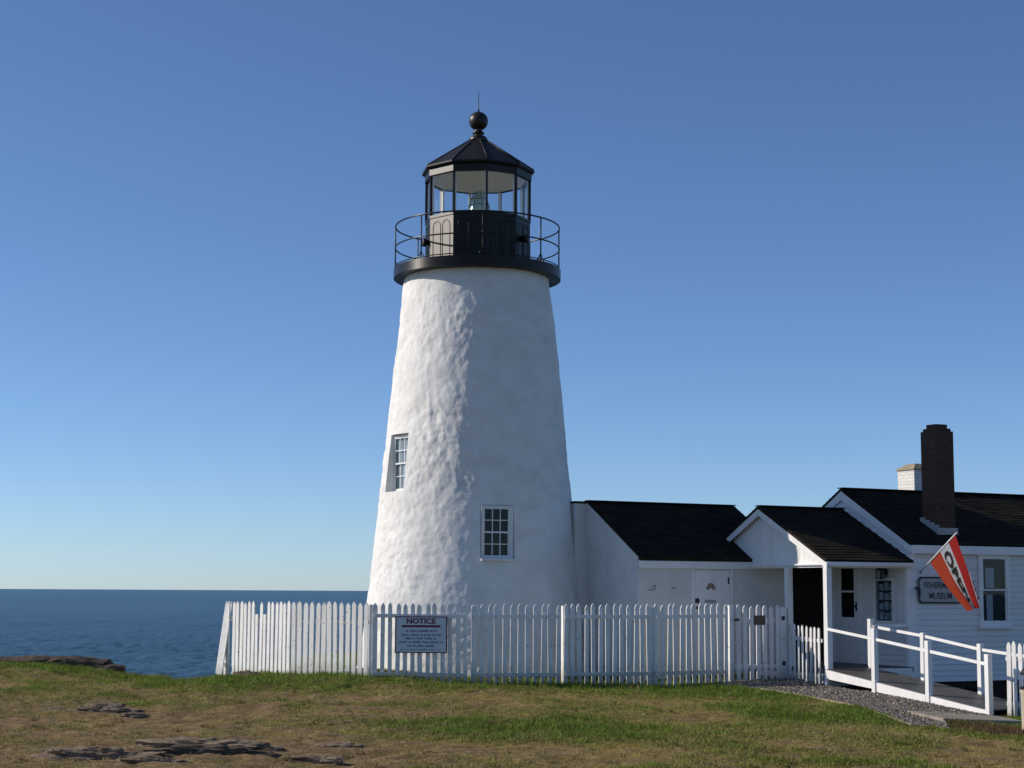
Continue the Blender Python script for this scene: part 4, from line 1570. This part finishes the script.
# gate
G1 = (BX + math.sin(TH) * -1.255 * 1.0, BY + math.cos(TH) * 1.255)
G1 = (5.668, 35.62)
gt = thing('picket_gate', 'closed white picket gate with a small brown plaque and black hinges', 'gate', (C4[0], C4[1], gz(*C4)))
ga = Vector((C4[0] + .13, C4[1] + .05, 0))
gb = Vector((G1[0] - .14, G1[1] - .07, 0))
d3 = (gb - ga).normalized()
n3 = Vector((d3.y, -d3.x, 0))
gl_ = (gb - ga).length
kk = 7
for i in range(kk):
    c = ga + d3 * ((i + .5) * gl_ / kk)
    part('picket', picket_mb(c, d3, n3, .098, .10 + .01 * (i % 2), 1.60 - .015 * (i % 3), .022, .06), M['picket'], gt)
for z in (.36, 1.28):
    a3, b3 = ga - n3 * .022, gb - n3 * .022
    part('rail', MB().bar((a3.x, a3.y, z), (b3.x, b3.y, z), .04, .09), M['picket'], gt)
a3, b3 = ga - n3 * .03, gb - n3 * .03
c = gb + d3 * .02 + n3 * .05
mb = MB()
lp = [c + d3 * a + n3 * o_ for a, o_ in ((-.06, -.05), (.08, -.05), (.08, .02), (-.06, .02))]
mb.prism([(v.x, v.y, -.05) for v in lp], (0, 0, 1.60))
gp = part('gate_post', mb, M['picket'], gt, .006)
for z in (.42, 1.33):
    q = c + n3 * .022 - d3 * .01
    mb = MB().bar((*(q - d3 * .035).to_2d(), z), (*(q + d3 * .035).to_2d(), z), .03, .085)
    part('hinge', mb, M['plastic_black'], gt)
q = ga + n3 * .03 + d3 * .04
part('latch', MB().bar((*(q - d3 * .05).to_2d(), 1.30), (*(q + d3 * .05).to_2d(), 1.30), .03, .05), M['plastic_black'], gt)
pc_ = ga + d3 * (gl_ * .52) + n3 * .026
mb = MB().bar((*(pc_ - d3 * .14).to_2d(), 1.29), (*(pc_ + d3 * .14).to_2d(), 1.29), .02, .19)
single('gate_plaque', mb, M['brown_plaque'], 'small brown plaque fixed to the white gate', 'plaque', (pc_.x, pc_.y, 1.2))
# porch fence
def bw(s, t, z=0):
    q = F_BLD @ Vector((s, -t, z))
    return (q.x, q.y)


fence_run('picket_fence', 'low eight picket white fence between the two porch posts', [(bw(-.02, -1.17), bw(-.02, -.08), 1.21, 1.17)], .137, .06, 'white picket fences',
          rail_front=False, posts=False, rails=(.62 , 1.33), zbot=[(.16, .04)], ztip=.05)
# right-hand fence
r0 = (8.70, 30.5)
r1 = dirp(r0, -50, 1.6)
fence_run('picket_fence', 'white sunlit picket fence at the foot of the ramp behind the litter bin', [((r0[0] - .02, r0[1] + .02), r1, 1.02, 1.0)], .125, .08, 'white picket fences',
                rail_front=False, posts=False, rails=(.52, 1.30), zbot=[(-.4, -.45)])
# notice sign
ns = thing('notice_sign', 'rectangular pale blue notice sign with maroon heading on the picket fence', 'sign', (-1.70, 33.05, .70))
d3 = Vector((math.cos(R(-3)), math.sin(R(-3)), 0))
n3 = Vector((d3.y, -d3.x, 0))
c0 = Vector((-1.70, C0[1] + (-1.70 - C0[0]) * math.tan(R(-3)), 0)) + n3 * .068


def nxf(a, o, z):
    q = c0 + d3 * a + n3 * o
    return (q.x, q.y, z)


mb = MB(nxf)
mb.box(-.485, .485, 0, .012, .685, 1.345)
part('board', mb, M['notice_white'], ns)
mb = MB(nxf)
mb.box(-.50, -.478, -.002, .018, .67, 1.36)
mb.box(.478, .50, -.002, .018, .67, 1.36)
mb.box(-.478, .478, -.002, .018, 1.343, 1.36)
mb.box(-.478, .478, -.002, .018, .67, .688)
part('border', mb, M['ink_maroon'], ns)
vs, fs = letters('NOTICE', .105, .56, .035)
mb = MB(nxf)
mb.add([(a, .0145, 1.272 + z) for a, z in vs], fs)
mb.box(-.37, .37, .0122, .0145, 1.155, 1.195)
part('lettering', mb, M['ink_maroon'], ns)
mb = MB(nxf)
rr = random.Random(3)
for (z, wid_) in ((1.085, .60), (1.01, .74), (.945, .60), (.875, .84), (.805, .52), (.735, .80)):
    x = -wid_ / 2
    hgt_ = .036 if z > .75 else .015
    word = rr.randint(2, 7)
    while x < wid_ / 2 - .01:
        cw_ = rr.uniform(.012, .021)
        ch_ = hgt_ * rr.choice((.75, .75, 1.0, 1.1))
        mb.box(x, x + cw_, .0122, .0140, z - hgt_ / 2, z - hgt_ / 2 + ch_)
        x += cw_ + .007
        word -= 1
        if word == 0:
            x += .022
            word = rr.randint(2, 8)
part('small_print', mb, M['ink_blue'], ns)

# ------------------------------------------------------------------ open flag
fl = thing('open_flag', 'orange and red OPEN flag with white lettered band drooping from a slanted pole', 'flag', (2.43, -.05, 2.29), F_BLD)


def lp3(s, t, z):
    return Vector((s, -t, z))


pb, pt = lp3(2.426, .05, 2.292), lp3(2.084, 1.55, 3.042)
part('pole', MB().tube([pb, pt], .016, 8), M['pole'], fl)
part('pole_bracket', MB().tube([lp3(2.43, .0, 2.25), lp3(2.415, .10, 2.317)], .022, 8), M['grey_plate'], fl)
H0, H1 = lp3(2.09, 1.50, 2.99), lp3(2.325, .45, 2.47)      # hoist, top and bottom
T0, T1 = lp3(2.68, 1.45, 1.572), lp3(2.53, 1.30, 1.50)         # fly, gathered


def cloth(s, t, lift=0.0):
    """s along the fly 0..1, t across the hoist 0..1"""
    h = H0 + (H1 - H0) * t
    e = T0 + (T1 - T0) * t
    p = h.lerp(e, s)
    sag = math.sin(math.pi * s) * .10
    p = p + Vector((.02, 0, -.6 * sag)) * (.3 + .7 * t)
    fold = (.065 * math.sin(t * 8.5 + .2 + 1.6 * s) + .016 * math.sin(t * 23 + 5 * s)) * min(1, s * 2.4) * (1 - .25 * s)
    p = p + Vector((-.25, -.95, .1)) * fold
    p = p + Vector((0, -1, 0)) * lift
    return p


def flag_part(name, t0, t1, mats, s0=0.0, s1=1.0):
    ns_, nt_ = 40, max(4, int(36 * (t1 - t0)))
    vs = [cloth(s0 + (s1 - s0) * i / ns_, t0 + (t1 - t0) * j / nt_) for i in range(ns_ + 1) for j in range(nt_ + 1)]
    fs = [(i * (nt_ + 1) + j, i * (nt_ + 1) + j + 1, (i + 1) * (nt_ + 1) + j + 1, (i + 1) * (nt_ + 1) + j) for i in range(ns_) for j in range(nt_)]
    mb = MB()
    mb.add(vs, fs, True)
    return part(name, mb, mats, fl)


flag_part('red_stripe', 0, .27, M['flag_red'])
flag_part('white_band', .27, .60, M['flag_white'])
flag_part('orange_stripe', .60, 1, M['flag_orange'])
flag_part('white_fold', -.20, 0, M['flag_white'], .52, 1.0)
vs, fs = letters('EN', .11, .26, .03)
mb = MB()
mb.add([cloth(.76 + a, -.08 - z, .012) for a, z in vs], fs)
part('lettering', mb, M['flag_black'], fl)
for side in (.016, -.016):
    vs, fs = letters('OPEN', .25, .80, .05)
    mb = MB()
    mb.add([cloth(.46 + a, .435 - z, side) for a, z in vs], fs)
    part('lettering', mb, M['flag_black'], fl)

# ------------------------------------------------------------------ litter bin
bx_, by_ = 8.19, 27.3
bz = gz(bx_, by_)
bn_ = thing('litter_bin', 'beige aggregate litter bin with dark hooded lid at the right edge', 'bin', (bx_, by_, bz))
mb = MB().lathe([(0, bz - .03), (.185, bz - .03), (.19, bz + .02), (.195, bz + .60), (.205, bz + .62), (.205, bz + .66), (.17, bz + .66), (.17, bz + .3), (0, bz + .3)], 24, (bx_, by_, 0))
part('body', mb, M['beige'], bn_, sharp=R(35))
mb = MB().lathe([(.20, bz + .662), (.205, bz + .70), (.15, bz + .72), (.15, bz + .70), (.16, bz + .662)], 24, (bx_, by_, 0))
part('collar', mb, M['plastic_black'], bn_, sharp=R(35))
mb = MB()
for k in range(4):
    a = k * math.pi / 2 + .5
    mb.bar((bx_ + .17 * math.sin(a), by_ - .17 * math.cos(a), bz + .70), (bx_ + .17 * math.sin(a), by_ - .17 * math.cos(a), bz + .90), .03, .03, (0, 1, 0))
mb.lathe([(0, bz + 1.04), (.08, bz + 1.03), (.16, bz + .98), (.20, bz + .90), (.19, bz + .89), (.15, bz + .96), (0, bz + 1.0)], 24, (bx_, by_, 0))
part('lid', mb, M['plastic_black'], bn_)


# ------------------------------------------------------------------ ledge rocks breaking through the turf
def rock(name, label, x, y, lx_, ly_, lz_, rot_, seed, material, sink=.35, group=None, rough=1.0):
    bm = bmesh.new()
    bmesh.ops.create_icosphere(bm, subdivisions=5, radius=1.0)
    z0 = gz(x, y)
    cr_, sr_ = math.cos(rot_), math.sin(rot_)
    vs = []
    for v in bm.verts:
        p = v.co.copy()
        q = Vector((p.x * lx_ * 2.2, p.y * ly_ * 2.2, p.z * 1.2)) + Vector((seed * 3.1, seed, 0))
        k = 1 + .42 * rough * mnoise.fractal(q * 1.4, .8, 2.0, 6) + .16 * mnoise.noise(q * .6 + Vector((9, 9, 9)))
        p *= k
        p.z = math.copysign(abs(p.z) ** .7, p.z)
        # strata: steps along the bedding
        p.z += .10 * rough * mnoise.noise(Vector((seed, p.x * 1.5, p.y * 9.0)))
        p = Vector((p.x * lx_, p.y * ly_, p.z * lz_))
        vs.append((p.x * cr_ - p.y * sr_, p.x * sr_ + p.y * cr_, p.z))
    mb = MB()
    mb.add(vs, [[v.index for v in f.verts] for f in bm.faces], True)
    bm.free()
    return single(name, mb, material, label, 'rock', (0, 0, 0), Matrix.Translation((x, y, z0 - lz_ * sink + lz_ * .25)), group=group, sharp=R(40))


G1_ = 'ledges breaking through the worn turf'
rock('ledge_rock', 'long low dark ledge at the bottom left corner, nearest to the viewer', -4.55, 19.6, .75, .19, .15, .04, 1.0, M['rock'], .42, G1_)
rock('ledge_rock', 'jagged dark ledge just behind the lowest ledges, highest of the bottom group', -3.6, 20.75, .85, .20, .12, -.10, 2.2, M['rock'], .4, G1_)
rock('ledge_rock', 'pale flat slab of ledge between the dark ledges at the bottom edge', -3.55, 19.85, .80, .16, .11, .05, 3.7, M['rock_dark'], .3, G1_)
rock('ledge_rock', 'small rounded ledge lump at the bottom edge of the lawn', -3.9, 19.15, .38, .12, .09, .0, 4.1, M['rock'], .3, G1_)
rock('ledge_rock', 'thin pale ledge sliver lying right of the jagged ledges', -2.2, 19.6, .36, .10, .07, -.2, 5.5, M['rock'], .3, G1_)
rock('ledge_rock', 'broken ledge chips on bare soil right of the long dark ledges', -2.05, 21.2, .30, .12, .07, -.25, 6.3, M['rock'], .3, G1_)
rock('ledge_rock', 'grey ledge with dark front half way up the left lawn', -6.2, 26.5, .55, .20, .13, .0, 7.7, M['rock'], .3, G1_)
rock('ledge_rock', 'flat low ledge at the far left beside the grey ledge', -6.95, 26.6, .28, .14, .08, .0, 8.3, M['rock'], .3, G1_)
rock('ledge_rock', 'small dark stone right of the grey ledge on the left lawn', -5.45, 25.2, .22, .14, .09, .1, 9.9, M['rock'], .3, G1_)
rock('ledge_rock', 'thin flat pale ledge in the green patch of the lawn', .28, 22.6, .38, .08, .035, .05, 10.4, M['rock'], .2, G1_)
rock('ledge_rock', 'pale stone in the long grass below the left fence', -5.15, 33.6, .28, .14, .12, .0, 11.1, M['rock'], .2, G1_)
rock('cliff_rock', 'dark rock ridge along the cliff edge against the sea', -9.9, 37.55, 1.35, .35, .19, .03, 12.6, M['rock_dark'], .25, 'dark rocks on the cliff edge', .45)
rock('cliff_rock', 'second dark rock on the cliff edge, right end of the ridge', -8.85, 37.5, .62, .30, .15, -.12, 13.2, M['rock_dark'], .3, 'dark rocks on the cliff edge', .5)
rock('cliff_rock', 'small dark rock at the notch in the cliff edge near the fence', -6.95, 36.75, .30, .16, .09, -.15, 14.8, M['rock_dark'], .1, 'dark rocks on the cliff edge')
